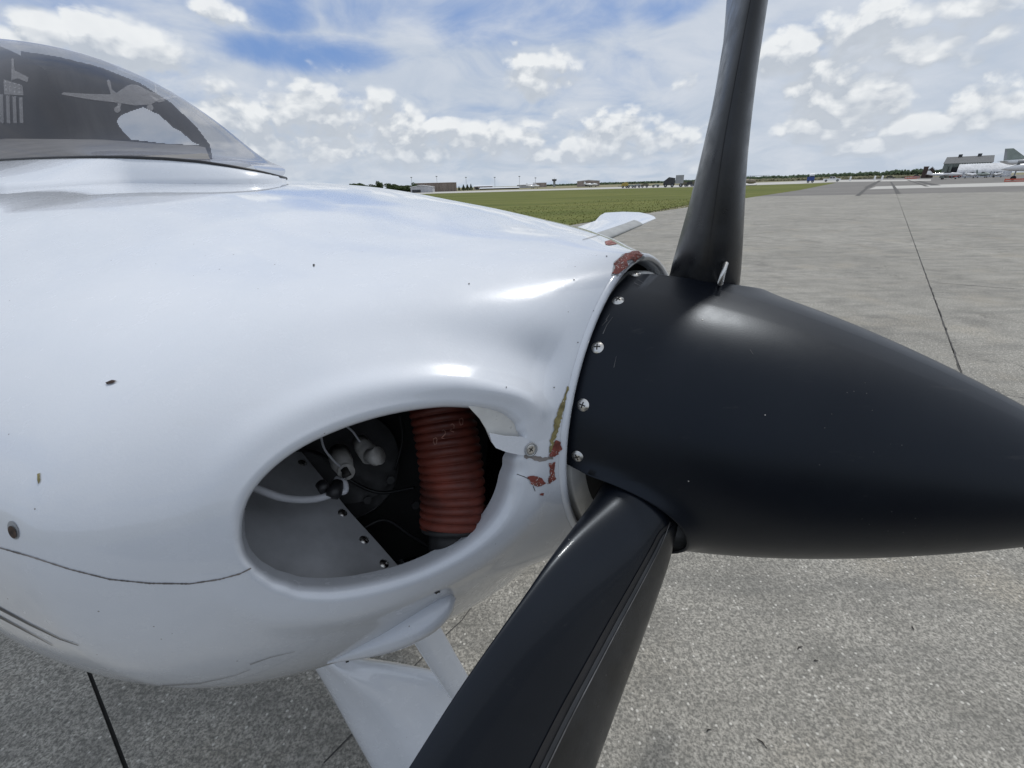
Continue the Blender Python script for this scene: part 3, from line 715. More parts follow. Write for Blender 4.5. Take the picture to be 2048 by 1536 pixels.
# ---- blades
KR = np.array([.06, .13, .2, .3, .42, .6, .8, .93, .97]); CH = np.array([.070, .080, .120, .165, .18, .16, .13, .10, .04])
BE = np.radians([36, 30.8, 22.4, 18.5, 20.5, 29, 26, 23, 20]); OF = np.array([-.001, -.001, .008, .009, .007, .007, .006, .005, .005]); TH = np.array([.082, .082, .072, .054, .041, .030, .016, .010, .006])
_SC = {}
def section(r, tau, g, extra=0., raw=False):
    g = g - math.radians(1.8)
    if r not in _SC: _SC[r] = [float(pch(KR, q_, np.array(r))) for q_ in (CH, BE, OF, TH)]
    C_, be, o, t_ = _SC[r]
    d_ = fs * math.cos(g) + fu * math.sin(g); tt = fs * math.sin(g) - fu * math.cos(g)
    ch = tt * math.cos(be) + fa * math.sin(be); nn = -tt * math.sin(be) + fa * math.cos(be)
    ct, st = math.cos(tau), math.sin(tau)
    af = min(1, max(0, (r - .16) / .2))                       # oval shank blending to an aerofoil
    cx = C_ / 2 * ct + o; shape = st * (1 - af * .45 * (1 - ct) / 2 * 1.2); cy = t_ / 2 * shape * (1 if st > 0 else 1 - .25 * af)
    p = B0 + fa * SB + d_ * r + ch * (cx + extra * ct) + nn * (cy + extra * st)
    return p
RL = np.concatenate([np.linspace(.075, .24, 24), np.linspace(.25, .93, 60), np.linspace(.935, .97, 8)]); NTA = 72
pin_mesh_done = False
for bi, g in enumerate((gam, gam - 2 * PI / 3, gam + 2 * PI / 3)):
    V = [section(r, 2 * PI * k / NTA, g) for r in RL for k in range(NTA)]
    Fc = grid_faces(len(RL), NTA, True) + [tuple(range((len(RL) - 1) * NTA, len(RL) * NTA))]
    bl = part('propeller_blade', V, Fc, BLADE)
    # erosion boot bonded over the leading edge, rounded at its inner end
    rs = [r for r in RL if r > .14]; V = []; taus = np.linspace(-1, 1, 41)
    for r in rs:
        hw = math.radians(88) * min(1, math.sqrt(max(0.0, 1 - (1 - min(1, (r - .138) / .07)) ** 2)) + .05)
        for q in taus: V.append(section(r, q * hw, g, .0011))
    boot = part('leading_edge_boot', V, grid_faces(len(rs), 41), BOOT, bl)
    so = boot.modifiers.new('t', 'SOLIDIFY'); so.thickness = .0012; so.offset = 0
    for tname, t0_, t1_, m_ in (('leading_edge_seam', -13, -11.5, SEAL), ('worn_line', 84, 85, WORNL)):
        V = []
        for i, r in enumerate(rs):
            if r < .165: continue
            for q in (t0_, t1_): V.append(section(r, math.radians(q), g, .0022))
        part(tname, V, grid_faces(len(V) // 2, 2), m_, bl)
    # sealed seam lines beside the boot
    for q0 in ((1.0, 1.06),):
        for sg in (-1, 1):
            V = []
            for r in rs:
                hw = math.radians(88) * min(1, math.sqrt(max(0.0, 1 - (1 - min(1, (r - .138) / .07)) ** 2)) + .05)
                for q in q0: V.append(section(r, sg * q * hw, g, .0006 if q0[0] == 1.0 else .0020))
            part('boot_seam', V, grid_faces(len(rs), 2), EDGE if q0[0] < 1 and False else SEAL, bl)
# counterweight pin beside the upper blade
pA, pB = at(1452, 524, .462), at(1441, 566, .457); mb = MB(); mb.tube([pA, pA.lerp(pB, .06), pB, at(1440, 569, .505)], [.0016, .0028, .0029, .0029], 14); mpart(mb, 'metal_pin', STEEL, spinner, True)

# ---- seams, chips and marks on the cowl
bvB = bvh_of(upper_cowl, lower_cowl, bpy.data.objects['nose_lip'])
strip('seam', [(0, 1095), (60, 1112), (140, 1138), (220, 1158), (300, 1166), (380, 1167), (440, 1158), (480, 1147), (502, 1136)], 2.6, GROOVE, lower_cowl, None, .0005, 4, rough=.35)
strip('seam', [(1048, 912), (1085, 919), (1105, 914)], 7, GROOVE, lower_cowl, None, .0005, 5, rough=.6)
strip('pinstripe', [(-4, 1214), (60, 1248), (120, 1277), (158, 1290)], 4.5, PINST, lower_cowl, taper=True)
strip('pinstripe', [(-4, 1231), (50, 1260), (106, 1290)], 3.5, PINST, lower_cowl, taper=True)
strip('scratch', [(300, 1372), (400, 1366), (470, 1350), (500, 1338)], 3.5, SMEAR, lower_cowl, taper=True)
strip('scratch', [(500, 1328), (540, 1314), (590, 1302)], 3, SMEAR, lower_cowl, taper=True)
strip('scratch', [(1165, 480), (1200, 470)], 2, SMEAR, upper_cowl)
decal('leaf_scrap', [(213, 766), (225, 761), (236, 763), (228, 767), (216, 770)], CAMLK, upper_cowl, rough=.8, step=4, off=.001)
decal('smear', [(76, 948), (81, 946), (82, 960), (79, 968), (76, 960)], FILLER, upper_cowl, rough=.6, step=5)
decal('paint_speck', [(626, 529), (630, 529), (629, 534), (626, 533)], DARKST, upper_cowl, step=3)
for (x, y) in ((938, 568), (1213, 513), (1148, 560), (1012, 775), (1108, 775), (490, 1018), (493, 1013), (1155, 685), (1187, 622)):
    decal('paint_speck', [(x - 1.3, y - 1), (x + 1, y - 1.2), (x + 1.3, y + .7), (x - .7, y + 1.2)], DARKST, upper_cowl, step=3, rough=.4)
decal('paint_chip', [(1208, 484), (1222, 481), (1236, 489), (1226, 491), (1212, 489)], PRIMER, upper_cowl, rough=1.4, step=4)
decal('paint_chip', [(1232, 523), (1240, 515), (1252, 509), (1268, 503), (1281, 503), (1283, 512), (1274, 518), (1268, 524), (1262, 518), (1254, 524), (1256, 532), (1246, 540), (1232, 549), (1224, 550), (1230, 538), (1228, 530)], PRIMER, upper_cowl, rough=1.6, step=4, off=.0012)
decal('bare_patch', [(1222, 552), (1228, 522), (1250, 507), (1284, 499), (1288, 516), (1262, 538), (1240, 552)], GREY, upper_cowl, rough=1.5, step=5, off=.0004)
decal('paint_chip', [(1134, 771), (1138, 776), (1131, 805), (1121, 840), (1112, 872), (1104, 900), (1098, 905), (1099, 880), (1106, 862), (1106, 846), (1114, 826), (1118, 812), (1124, 800), (1130, 784)], FILLER, upper_cowl, rough=1.8, step=4, off=.001)
decal('paint_chip', [(1110, 880), (1122, 884), (1124, 900), (1108, 912), (1098, 912), (1104, 896)], PRIMER, upper_cowl, rough=1.6, step=4, off=.0014)
decal('paint_chip', [(1098, 925), (1108, 924), (1107, 942), (1110, 956), (1100, 966), (1093, 967), (1099, 950)], PRIMER, lower_cowl, rough=1.6, step=4, off=.001)
decal('paint_chip', [(1055, 952), (1070, 952), (1084, 957), (1091, 966), (1080, 972), (1066, 970), (1058, 962)], PRIMER, lower_cowl, rough=1.8, step=4, off=.001)
decal('paint_chip', [(1078, 987), (1086, 985), (1086, 990), (1079, 990)], PRIMER, lower_cowl, rough=.8, step=4, off=.001)
decal('paint_chip', [(868, 1184), (878, 1180), (880, 1184), (872, 1187)], DARKST, lower_cowl, rough=1.2, step=4)
strip('crack', [(1034, 948), (1048, 953), (1058, 958)], 1.4, DARKST, lower_cowl)
strip('crack', [(1066, 972), (1070, 982)], 1.2, DARKST, lower_cowl)
for P_, w_ in (([(1206, 668), (1214, 650), (1226, 634)], 1.6), ([(1212, 640), (1220, 628)], 1.3), ([(1268, 566), (1280, 572)], 1.6), ([(1276, 560), (1286, 566)], 1.3), ([(1228, 735), (1233, 712)], 1.2), ([(1215, 640), (1204, 652)], 1.2), ([(1500, 700), (1506, 709)], .8)):
    strip('scratch', P_, w_, SCUFF, spinner, bvS, .0004, 5, taper=True)
for x, y in ((1377, 962), (1405, 640), (1530, 830)):
    decal('stone_nick', [(x - 1.3, y - 1), (x + 1.2, y - 1.2), (x + 1.4, y + 1), (x - .8, y + 1.3)], EDGE, spinner, bvS, .0004, step=3)
# camlock fastener
decal('fastener_ring', [(28 + 11 * math.cos(a_) + 3 * math.sin(a_), 1060 + 18 * math.sin(a_) + 3 * math.cos(a_)) for a_ in np.linspace(0, 2 * PI, 24, endpoint=False)], GREY, upper_cowl, step=30, off=.0006)
decal('fastener', [(29 + 8 * math.cos(a_) + 2.5 * math.sin(a_), 1063 + 12 * math.sin(a_) + 2 * math.cos(a_)) for a_ in np.linspace(0, 2 * PI, 24, endpoint=False)], CAMLK, upper_cowl, step=30, off=.0014)
# flange with its rivet hole and screw
def facet(name, px, m, three, lift, parent):
    q_ = [hit(x, y, None, 0)[0] for x, y in three]; nn = (q_[1] - q_[0]).cross(q_[2] - q_[0]).normalized()
    if nn.dot(q_[0] - CAM) > 0: nn = -nn
    b0 = q_[0] + nn * lift; V = []
    for x, y in px: d = ray(x, y); V.append(CAM + d * ((b0 - CAM).dot(nn) / d.dot(nn)))
    n = len(V); return part(name, V + [v - nn * .0015 for v in V], [tuple(range(n)), tuple(reversed(range(n, 2 * n)))] + [(i, i + n, (i + 1) % n + n, (i + 1) % n) for i in range(n)], m, parent, False)
facet('joint_tab', [(978, 866), (1010, 872), (1046, 874), (1058, 880), (1060, 908), (1044, 911), (1012, 904), (992, 896), (984, 885)], PAINT, ((1062, 884), (1085, 905), (1064, 908)), .0012, upper_cowl)
facet('shaded_flange', [(936, 812), (990, 815), (1022, 832), (1050, 866), (1048, 884), (983, 884), (972, 858), (960, 838)], PLATE, ((1062, 884), (1085, 905), (1064, 908)), -.006, upper_cowl)
h, n = hit(1060, 898, None, .002)
screw(screw_mesh(.0052, 'flush_screw', flat=True), h, n, upper_cowl, .7)
mb = MB()
ring = []
for (rr, hh) in ((.0072, .0), (.0072, .0006), (.0056, .0008), (.0056, 0)):
    for k in range(28): a_ = 2 * PI * k / 28; ring.append((rr, hh, a_))
t1 = n.orthogonal().normalized(); t2 = n.cross(t1)
part('washer', [h + t1 * (rr * math.cos(a_)) + t2 * (rr * math.sin(a_)) + n * hh for rr, hh, a_ in ring], grid_faces(4, 28, True), GREY, upper_cowl)
h, n = hit(1008, 888, None, .0022); t1 = n.orthogonal().normalized(); t2 = n.cross(t1)
part('rivet_hole', [h] + [h + t1 * (.0024 * math.cos(a_)) + t2 * (.0024 * math.sin(a_)) for a_ in np.linspace(0, 2 * PI, 20, endpoint=False)], [(0, 1 + k, 1 + (k + 1) % 20) for k in range(20)], DARKST, upper_cowl)

# ---- inside the inlet
aF = np.linspace(0, 2 * PI, 48, endpoint=False); fv = []
for a_ in aF:
    aw = (a_ + PI) % (2 * PI) - PI; y_, z_ = bodyYZ(np.array(.62), np.array(aw if abs(aw) <= PI / 2 else (PI - abs(aw)) * (1 if aw > 0 else -1)), 1 if abs(aw) <= PI / 2 else -1); fv.append(AF(.62, float(y_) * .97, float(z_) * .97))
part('dark_firewall_panel', fv, [tuple(range(48))], BLK, None, False)  # dark panel added so the inlet interior stays dark
INv = Vector(INN)
def plate(name, pts, m, parent=None, t=.0016):
    V = [at(*p) for p in pts]; n = len(V); nrm = (V[1] - V[0]).cross(V[2] - V[0]).normalized()
    if nrm.dot(V[0] - CAM) > 0: nrm = -nrm
    W_ = V + [v - nrm * t for v in V]
    return part(name, W_, [tuple(range(n)), tuple(reversed(range(n, 2 * n)))] + [(i, i + n, (i + 1) % n + n, (i + 1) % n) for i in range(n)], m, parent, False), nrm
bp = []
# a true plane through three of its points
A_, B_, C_ = at(480, 1010, .455), at(800, 1140, .500), at(600, 890, .575); nrm = (B_ - A_).cross(C_ - A_).normalized()
def onplane(px, py): d = ray(px, py); t = (A_ - CAM).dot(nrm) / d.dot(nrm); return CAM + d * t
pts = [onplane(x, y) for x, y in ((455, 1010), (500, 930), (580, 868), (592, 890), (655, 968), (700, 1024), (760, 1090), (800, 1136), (818, 1162), (700, 1194), (600, 1196), (500, 1165))]
if nrm.dot(A_ - CAM) > 0: nrm = -nrm
n = len(pts); baffle = part('baffle_plate', pts + [p - nrm * .0016 for p in pts], [tuple(range(n)), tuple(reversed(range(n, 2 * n)))] + [(i, i + n, (i + 1) % n + n, (i + 1) % n) for i in range(n)], ALU, None, False)
SM2 = screw_mesh(.0056, 'baffle_screw')
for (x, y) in ((605, 926), (642, 972), (685, 1026), (728, 1080), (768, 1128)):
    h = onplane(x, y) + nrm * .0006; screw(SM2, h, nrm, baffle, random.uniform(0, 1.5))
# dark sheet added behind the inlet, standing in for the shade inside
mb = MB(); wl = [at(500, 830, .66), at(980, 820, .62), at(960, 1085, .60), at(520, 1180, .60)]; mb.put(wl, [(0, 1, 2, 3)]); mpart(mb, 'plenum_shade_sheet', BLK)
def cat0(P, n=10):
    out = []; P = [P[0] * 2 - P[1]] + P + [P[-1] * 2 - P[-2]]
    for i in range(1, len(P) - 2):
        for k in range(n):
            t = k / n; out.append(.5 * ((2 * P[i]) + (P[i + 1] - P[i - 1]) * t + (2 * P[i - 1] - 5 * P[i] + 4 * P[i + 1] - P[i + 2]) * t * t + (3 * P[i] - P[i - 1] - 3 * P[i + 1] + P[i + 2]) * t ** 3))
    return out + [P[-2]]
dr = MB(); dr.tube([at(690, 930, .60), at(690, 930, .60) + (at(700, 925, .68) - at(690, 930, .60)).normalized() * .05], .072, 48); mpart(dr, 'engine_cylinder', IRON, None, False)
V = MB(); c0 = at(705, 915, .585); ax = (at(705, 915, .7) - c0).normalized()
for k in range(4): V.tube([c0 + ax * (.012 * k), c0 + ax * (.012 * k + .004)], .060, 40)
mpart(V, 'cooling_fins', IRON)
FIN = mat('fin_edge_metal', (.09, .09, .09), .5, .5, fn=worn((.08, .08, .082), .4, 40))
for k in range(3):                        # rims of the cylinder head fins
    rr_ = .0735 + .002 * k; cc_ = at(690, 930, .60) + ax * (.004 + .010 * k); q1 = ax.orthogonal().normalized(); q2 = ax.cross(q1); fm_ = MB()
    fm_.tube([cc_ + (q1 * math.cos(a_) + q2 * math.sin(a_)) * rr_ for a_ in np.linspace(0, 2 * PI, 49)], .0011, 6, False); mpart(fm_, 'fin_rim', FIN, None, True)
for (pp_, r_) in (([(560, 905, .54), (610, 900, .55), (650, 915, .545), (700, 960, .56), (760, 985, .57), (830, 975, .57)], .0022), ([(720, 1060, .55), (770, 1040, .56), (820, 1070, .55), (870, 1100, .53)], .0028), ([(800, 830, .56), (805, 880, .57), (790, 940, .575)], .0018)):
    mb = MB(); mb.tube(cat0([at(*p) for p in pp_]), r_, 10); mpart(mb, 'engine_hose', IRON, None, True)
for (x, y, d_) in ((735, 1000, .58), (780, 960, .585), (830, 1010, .575)):
    mb = MB(); c_b = at(x, y, d_); mb.tube([c_b, c_b - ax * .008], .0055, 6); mpart(mb, 'engine_bolt', IRON, None)
# air hose: spiral-wound
path = [at(x, y, z) for x, y, z in ((872, 770, .50), (885, 830, .495), (897, 900, .49), (905, 960, .487), (907, 1010, .485), (906, 1052, .483))]
def cat(P, n):
    out = []; P = [P[0] * 2 - P[1]] + P + [P[-1] * 2 - P[-2]]
    for i in range(1, len(P) - 2):
        for k in range(n):
            t = k / n; out.append(.5 * ((2 * P[i]) + (P[i + 1] - P[i - 1]) * t + (2 * P[i - 1] - 5 * P[i] + 4 * P[i + 1] - P[i + 2]) * t * t + (3 * P[i] - P[i - 1] - 3 * P[i + 1] + P[i + 2]) * t ** 3))
    out.append(P[-2]); return out
cp = cat(path, 60); ln = [0]
for i in range(1, len(cp)): ln.append(ln[-1] + (cp[i] - cp[i - 1]).length)
NH = 48; V = []; pitch = .0088; nr_ = (cp[1] - cp[0]).orthogonal().normalized()
for i, p in enumerate(cp):
    t = (cp[min(i + 1, len(cp) - 1)] - cp[max(i - 1, 0)]).normalized(); nr_ = (nr_ - t * nr_.dot(t)).normalized(); bn = t.cross(nr_)
    for k in range(NH):
        a_ = 2 * PI * k / NH; ph_ = (ln[i] / pitch + k / NH) % 1; w_ = abs(math.sin(PI * ph_)) ** .55
        r = .0330 + .0034 * w_ + .0006 * math.sin(3 * a_ + ln[i] * 40); V.append(p + (nr_ * math.cos(a_) + bn * math.sin(a_)) * r)
hose = part('air_hose', V, grid_faces(len(cp), NH, True), HOSE)
V = []; tn = []
turns = ln[-1] / pitch
for k in range(int(turns * 40)):
    q = k / 40 * pitch; i = min(range(len(ln)), key=lambda m_: abs(ln[m_] - q)) if k % 40 == 0 else min(max(int(np.searchsorted(ln, q)), 1), len(ln) - 1)
# pencilled digits on the hose
bvH = bvh_of(hose)
digits = {'2': [(0, .8), (.3, 1), (.7, .9), (.7, .6), (0, 0), (.8, 0)], '0': [(.1, .3), (.1, .8), (.5, 1), (.8, .7), (.75, .2), (.4, 0), (.1, .3)]}
for i, ch_ in enumerate('0220'):
    cx, cy = 866 + i * 17, 888 - i * 13; P = [(cx + 12 * (x * .8 + y * .1), cy - 15 * y + 3 * (x)) for x, y in digits[ch_]]
    strip('pencil_digit', P, 1.6, CHALK, hose, bvH, .0008, 3)
mb = MB(); e_ = path[-1]; dn = (path[-1] - path[-2]).normalized(); mb.tube([e_ - dn * .002, e_ + dn * .03], .026, 32); mpart(mb, 'hose_spigot', IRON, hose, True)
cb = MB(); cb.tube(cat([e_ - dn * .001 + fs * .0, e_ + dn * .004], 2), .0345, 40); mpart(cb, 'hose_clamp', IRON, hose, True)
# leads, cable, connectors
def cable(name, pp, r, m, parent=None): mb = MB(); mb.tube(cat([at(*p) for p in pp], 12), r, 12); return mpart(mb, name, m, parent, True)
cable('white_cable', [(470, 960, .425), (515, 978, .432), (560, 994, .445), (610, 999, .455), (650, 993, .465), (676, 980, .47)], .0040, CABLE)
cable('white_cable', [(668, 985, .47), (690, 982, .475), (688, 965, .48), (672, 958, .485)], .0034, CABLE)
cable('thin_lead', [(640, 862, .50), (648, 896, .495), (668, 922, .49), (686, 940, .486), (688, 966, .482)], .0012, CABLE)
cable('thin_lead', [(690, 850, .52), (706, 864, .515), (720, 884, .51)], .0012, CABLE)
cable('thin_lead', [(860, 1050, .49), (870, 1072, .47), (895, 1086, .46)], .0010, CABLE)
def conn(pp, rr, name='spark_plug_lead', m=CERAM):
    mb = MB(); mb.tube([at(*p) for p in pp], rr, 18); return mpart(mb, name, m, None, True)
conn([(718, 880, .53), (728, 895, .522), (740, 910, .515), (752, 912, .512)], [.008, .0105, .0118, .010])
conn([(738, 912, .506), (752, 913, .500), (758, 911, .498)], [.0085, .0105, .0105])
conn([(676, 905, .53), (684, 925, .51), (692, 943, .495)], [.012, .0125, .0085]); conn([(690, 940, .50), (693, 944, .488)], [.0092, .0092])
conn([(688, 938, .487), (695, 949, .4845), (686, 951, .484)], [.004, .0045, .004], 'plug_nut', DARKST)
conn([(676, 966, .478), (668, 985, .467), (664, 995, .464)], [.0065, .0085, .0065], 'cable_tie', SEAL)
conn([(642, 968, .468), (650, 980, .462)], [.006, .006], 'cable_tie', SEAL)

# ---- windshield, deck, cabin
Wpx_base = [(-60, 323), (0, 321), (60, 318), (120, 316), (200, 314.5), (260, 315), (330, 318), (400, 324), (460, 333), (520, 344), (572, 357)]
Crown = [(-900, 60), (-500, 55), (-60, 72), (0, 77), (60, 83), (120, 93), (200, 116), (270, 142), (330, 170), (400, 215), (460, 262), (520, 313), (572, 356)]
def ray_at_y(px, py, y):                     # point on the ray with a given starboard offset
    d = ray(px, py); return CAM + d * (((B0 - CAM).dot(fs) + y) / d.dot(fs))
crease = [(0, 376.5), (100, 373), (200, 369), (300, 365.5), (400, 362.5), (480, 360.5), (540, 359)]
cd_ = []
for (x, y) in crease:
    for dy in (0, 1.5, 3, 5, 8, 12):
        hh_, _n = hit(x, y + dy, None, 0)
        if hh_ is not None and (hh_ - CAM).dot(F) < 1.6: cd_.append((x, (hh_ - CAM).dot(F))); break
bvB = bvh_of(upper_cowl, lower_cowl)
print('crease depth', np.round(cd_, 3).tolist())
fit_ = np.polyfit([c[0] for c in cd_], [c[1] for c in cd_], 2)
crd = lambda x: float(np.polyval(fit_, x))
XW0, KW = .87, 7.0
def on_plan(px, py):                         # point of the ray standing over the plan curve x = XW0 + KW y^2
    d = ray(px, py); bt, bv_ = None, 9
    for t in np.linspace(.6, 1.9, 1301):
        P = CAM + d * t; x = (B0 - P).dot(fa); y = (P - B0).dot(fs); f_ = x - (XW0 + KW * y * y)
        if f_ >= 0: return P
        if -f_ < bv_: bv_, bt = -f_, P
    return bt
nb_ = 40; bxp = np.linspace(572, 0, nb_)
base3 = []
for i in range(nb_):
    q = i / (nb_ - 1); py = float(np.interp(bxp[i], [p[0] for p in Wpx_base], [p[1] for p in Wpx_base])); base3.append(on_plan(bxp[i], py))
print('base', [[round((B0 - p).dot(fa), 3), round((p - B0).dot(fs), 3), round((p - B0).dot(fu), 3), round(float(pj(np.array(p))[0][0]))] for p in base3[::4]])
for k in range(50): base3.append(base3[-1] - fa * .035 + fs * (.007 * (1 - k / 40)) + fu * .001)
bl_ = [((B0 - p).dot(fa), (p - B0).dot(fs), (p - B0).dot(fu)) for p in base3]
# crown heights along the centreline x: silhouettes solved on sections
xs_b = np.array([q[0] for q in bl_]); ys_b = np.array([q[1] for q in bl_]); zs_b = np.array([q[2] for q in bl_])
print('windshield base', np.round(bl_[::6], 3).tolist())
pos_ = ys_b > .01; xs_b, ys_b, zs_b = [np.concatenate([[v0], q[pos_]]) for v0, q in ((XW0, xs_b), (0., ys_b), (zs_b[pos_][0], zs_b))]
order = xs_b.argsort(); xs_s, ys_s, zs_s = xs_b[order], ys_b[order], zs_b[order]
x0w, x1w = xs_s[0], xs_s[-1]
crown_px = [p[0] for p in Crown]; crown_py = [p[1] for p in Crown]
NX = 60; xw = x0w + (x1w - x0w) * np.linspace(0, 1, NX) ** 1.2
yb = np.interp(xw, xs_s, ys_s); zb = np.interp(xw, xs_s, zs_s); zp = zb - .03 * np.exp(-(xw - XW0) / .25)
hcw = zb + .02
aa = np.linspace(0, PI, 41)
def wsec(x, y_, zb_, hc_):
    zz_ = np.where(aa < PI / 2, zb_, zb_ - .03 * math.exp(-(x - XW0) / .25) * np.abs(np.cos(aa)))
    return nB - x * npf[0] + (y_ * np.cos(aa))[:, None] * npf[1] + (zz_ + (hc_ - zb_) * np.sin(aa) ** .85)[:, None] * npf[2]
hcw = []
hh = .002
for i in range(NX):                          # raise each section until it touches the crown outline
    lo, hi = zb[i], zb[i] + .9
    for _ in range(26):
        mid = (lo + hi) / 2; I, dd = pj(wsec(xw[i], yb[i], zb[i], mid)); cy = np.interp(I[:, 0], crown_px, crown_py)
        if (I[:, 1] < cy).any(): hi = mid
        else: lo = mid
    hcw.append(lo)
hcw = np.array(hcw); hcw[0] = zb[0] + .001
for i in range(NX - 2, 0, -1): hcw[i] = min(hcw[i], hcw[i + 1])
for _ in range(24): hcw[1:-1] = (hcw[:-2] + 2 * hcw[1:-1] + hcw[2:]) / 4
hcw = np.maximum(hcw, zb + .002); hcw[:4] = zb[:4] + np.minimum(hcw[:4] - zb[:4], np.array([.0005, .004, .010, .018]))
print('crown', np.round(xw[::6], 2), np.round(hcw[::6], 3), np.round(zb[::6], 3))
WVv = np.concatenate([wsec(xw[i], yb[i], zb[i], hcw[i]) for i in range(NX)])
windshield = part('windshield', WVv, grid_faces(NX, 41), GLASS)
bvW = bvh_of(windshield)
# deck between the cowl joint and the glass
ln_px = [(-60, 380), (0, 375.5), (100, 372), (200, 368), (300, 364.5), (400, 361.5), (480, 359.5), (560, 358), (580, 358)]
DVv = []; nd = len(base3)
for i in range(nd):
    pb = np.array(base3[i])
    if i < nb_:
        px = bxp[i]; pa = np.array(at(px, float(np.interp(px, [c[0] for c in crease], [c[1] for c in crease])) if px < 540 else 358.9, min(crd(px), (Vector(pb) - CAM).dot(F) - .012))); dlt = pa - pb
    else: pa = pb + dlt
    pc = pa + (pa - pb) * .10 - np.array([0, 0, .05])
    for w_ in np.linspace(0, 1, 7): DVv.append(pb * (1 - w_) + pa * w_ + np.array(fu) * (.004 * math.sin(PI * w_)))
    DVv.append(pc)
deck = part('fuselage_deck', DVv, grid_faces(nd, 8), PAINT)
mb = MB(); mb.tube([Vector(p) for p in base3], .0038, 8); mpart(mb, 'windshield_seal', SEAL, windshield, True)
# aft fuselage and cabin: floor, lining, port window hole
WIN = [(233, 242), (240, 232), (262, 222), (287, 214), (302, 222), (318, 229), (330, 240), (345, 254), (360, 262), (372, 272), (385, 284), (402, 291), (330, 287), (262, 279), (250, 268), (240, 255)]
def inside(x, y, P):
    c_ = False
    for i in range(len(P)):
        x1, y1 = P[i]; x2, y2 = P[i - 1]
        if (y1 > y) != (y2 > y) and x < (x2 - x1) * (y - y1) / (y2 - y1) + x1: c_ = not c_
    return c_
LY = -.16
LIN = [(40, 102), (110, 112), (200, 134), (280, 166), (340, 204), (390, 250), (420, 290), (425, 318), (300, 325), (40, 330)]
bm = bmesh.new(); def_ = []
NGX, NGY = 190, 70; vs = {}
def cell_ok(px, py): return inside(px, py, LIN) and not inside(px, py, WIN)
GX_ = np.concatenate([np.linspace(30, 200, 30), np.linspace(202, 430, 115)]); GY_ = np.linspace(40, 346, 154)
def lv(i, j):
    if (i, j) not in vs: vs[i, j] = bm.verts.new(ray_at_y(GX_[i], GY_[j], LY - .10 * min(1, max(0, (420 - GX_[i]) / 400))))
    return vs[i, j]
for i in range(len(GX_) - 1):
    for j in range(len(GY_) - 1):
        if cell_ok((GX_[i] + GX_[i + 1]) / 2, (GY_[j] + GY_[j + 1]) / 2): bm.faces.new((lv(i, j), lv(i + 1, j), lv(i + 1, j + 1), lv(i, j + 1)))
LVv = [v.co.copy() for v in bm.verts]; bm.verts.index_update(); LFf = [tuple(v.index for v in f.verts) for f in bm.faces]; bm.free()
part('cabin_lining', LVv, LFf, CABIN)
endV = list(WVv[-41:]) + [nB - x1w * npf[0] + y_ * npf[1] + z_ * npf[2] for y_, z_ in ((-float(yb[-1]), 0), (float(yb[-1]), 0))]
part('cabin_rear_wall', [cen_ * .0 + v for cen_ in [np.zeros(3)] for v in endV], [tuple(range(43))], CABIN, None, False)
# glareshield just below the sight line
gs = []
for i in range(0, nb_ + 12):
    if i < 11: continue
    p = base3[i]; ys_ = (p - B0).dot(fs)
    if i < nb_: px = bxp[i]; pin = ray_at_y(px, float(np.interp(px, [0, 200, 400, 460, 520], [277, 279, 292, 308, 340])), max(LY + .02, ys_ - .28) if px < 430 else ys_ - .02)
    else: pin = pin_last + (p - base3[i - 1])
    pin_last = pin; pi = p - fs * .012
    for w_ in (0, .5, 1.): gs.append(pi.lerp(pin, w_) )
part('glareshield', gs, grid_faces(len(gs) // 3, 3), DASH)
# frosted stickers
def pl_(name, pts): return decal(name, pts, STICK, windshield, bvW, .0015, step=9)
pl_('aircraft_sticker', [(123, 190), (127, 186), (180, 189), (222, 190), (214, 164), (217, 160), (221, 164), (224, 180), (233, 187), (255, 172), (262, 170), (262, 186), (300, 192), (318, 200), (303, 210), (270, 212), (240, 207), (180, 200)])
pl_('aircraft_sticker', [(262, 170), (275, 171), (300, 184), (318, 190), (330, 203), (318, 206), (310, 202), (300, 192), (262, 186)])
pl_('aircraft_sticker', [(309, 166), (312, 163), (314, 190), (310, 188)]); pl_('aircraft_sticker', [(320, 197), (385, 186), (386, 189), (325, 201)]); pl_('aircraft_sticker', [(236, 207), (243, 208), (241, 216), (235, 216)])
for (cx, cy, r) in ((235, 220, 6.5), (300, 217, 7)):
    pl_('aircraft_sticker', [(cx + r * math.cos(a_), cy + r * math.sin(a_)) for a_ in np.linspace(0, 2 * PI, 12, endpoint=False)])
for k in range(4): pl_('flag_sticker', [(0 + 13 * k, 190 + k * 2), (7 + 13 * k, 190 + k * 2), (9 + 13 * k, 248), (2 + 13 * k, 246)])
pl_('flag_sticker', [(8, 160), (46, 172), (48, 192), (10, 190)])
for k in range(12):
    sx_, sy_ = 13 + (k % 4) * 9, 165 + (k // 4) * 8 + (k % 4) * 2; decal('flag_star', [(sx_ + (2.6 if q % 2 else 1.1) * math.cos(q * PI / 5), sy_ + (2.6 if q % 2 else 1.1) * math.sin(q * PI / 5)) for q in range(10)], STICK, windshield, bvW, .0022, step=9)
pl_('flag_sticker', [(24, 118), (28, 118), (30, 142), (58, 156), (56, 166), (36, 158), (24, 162)])

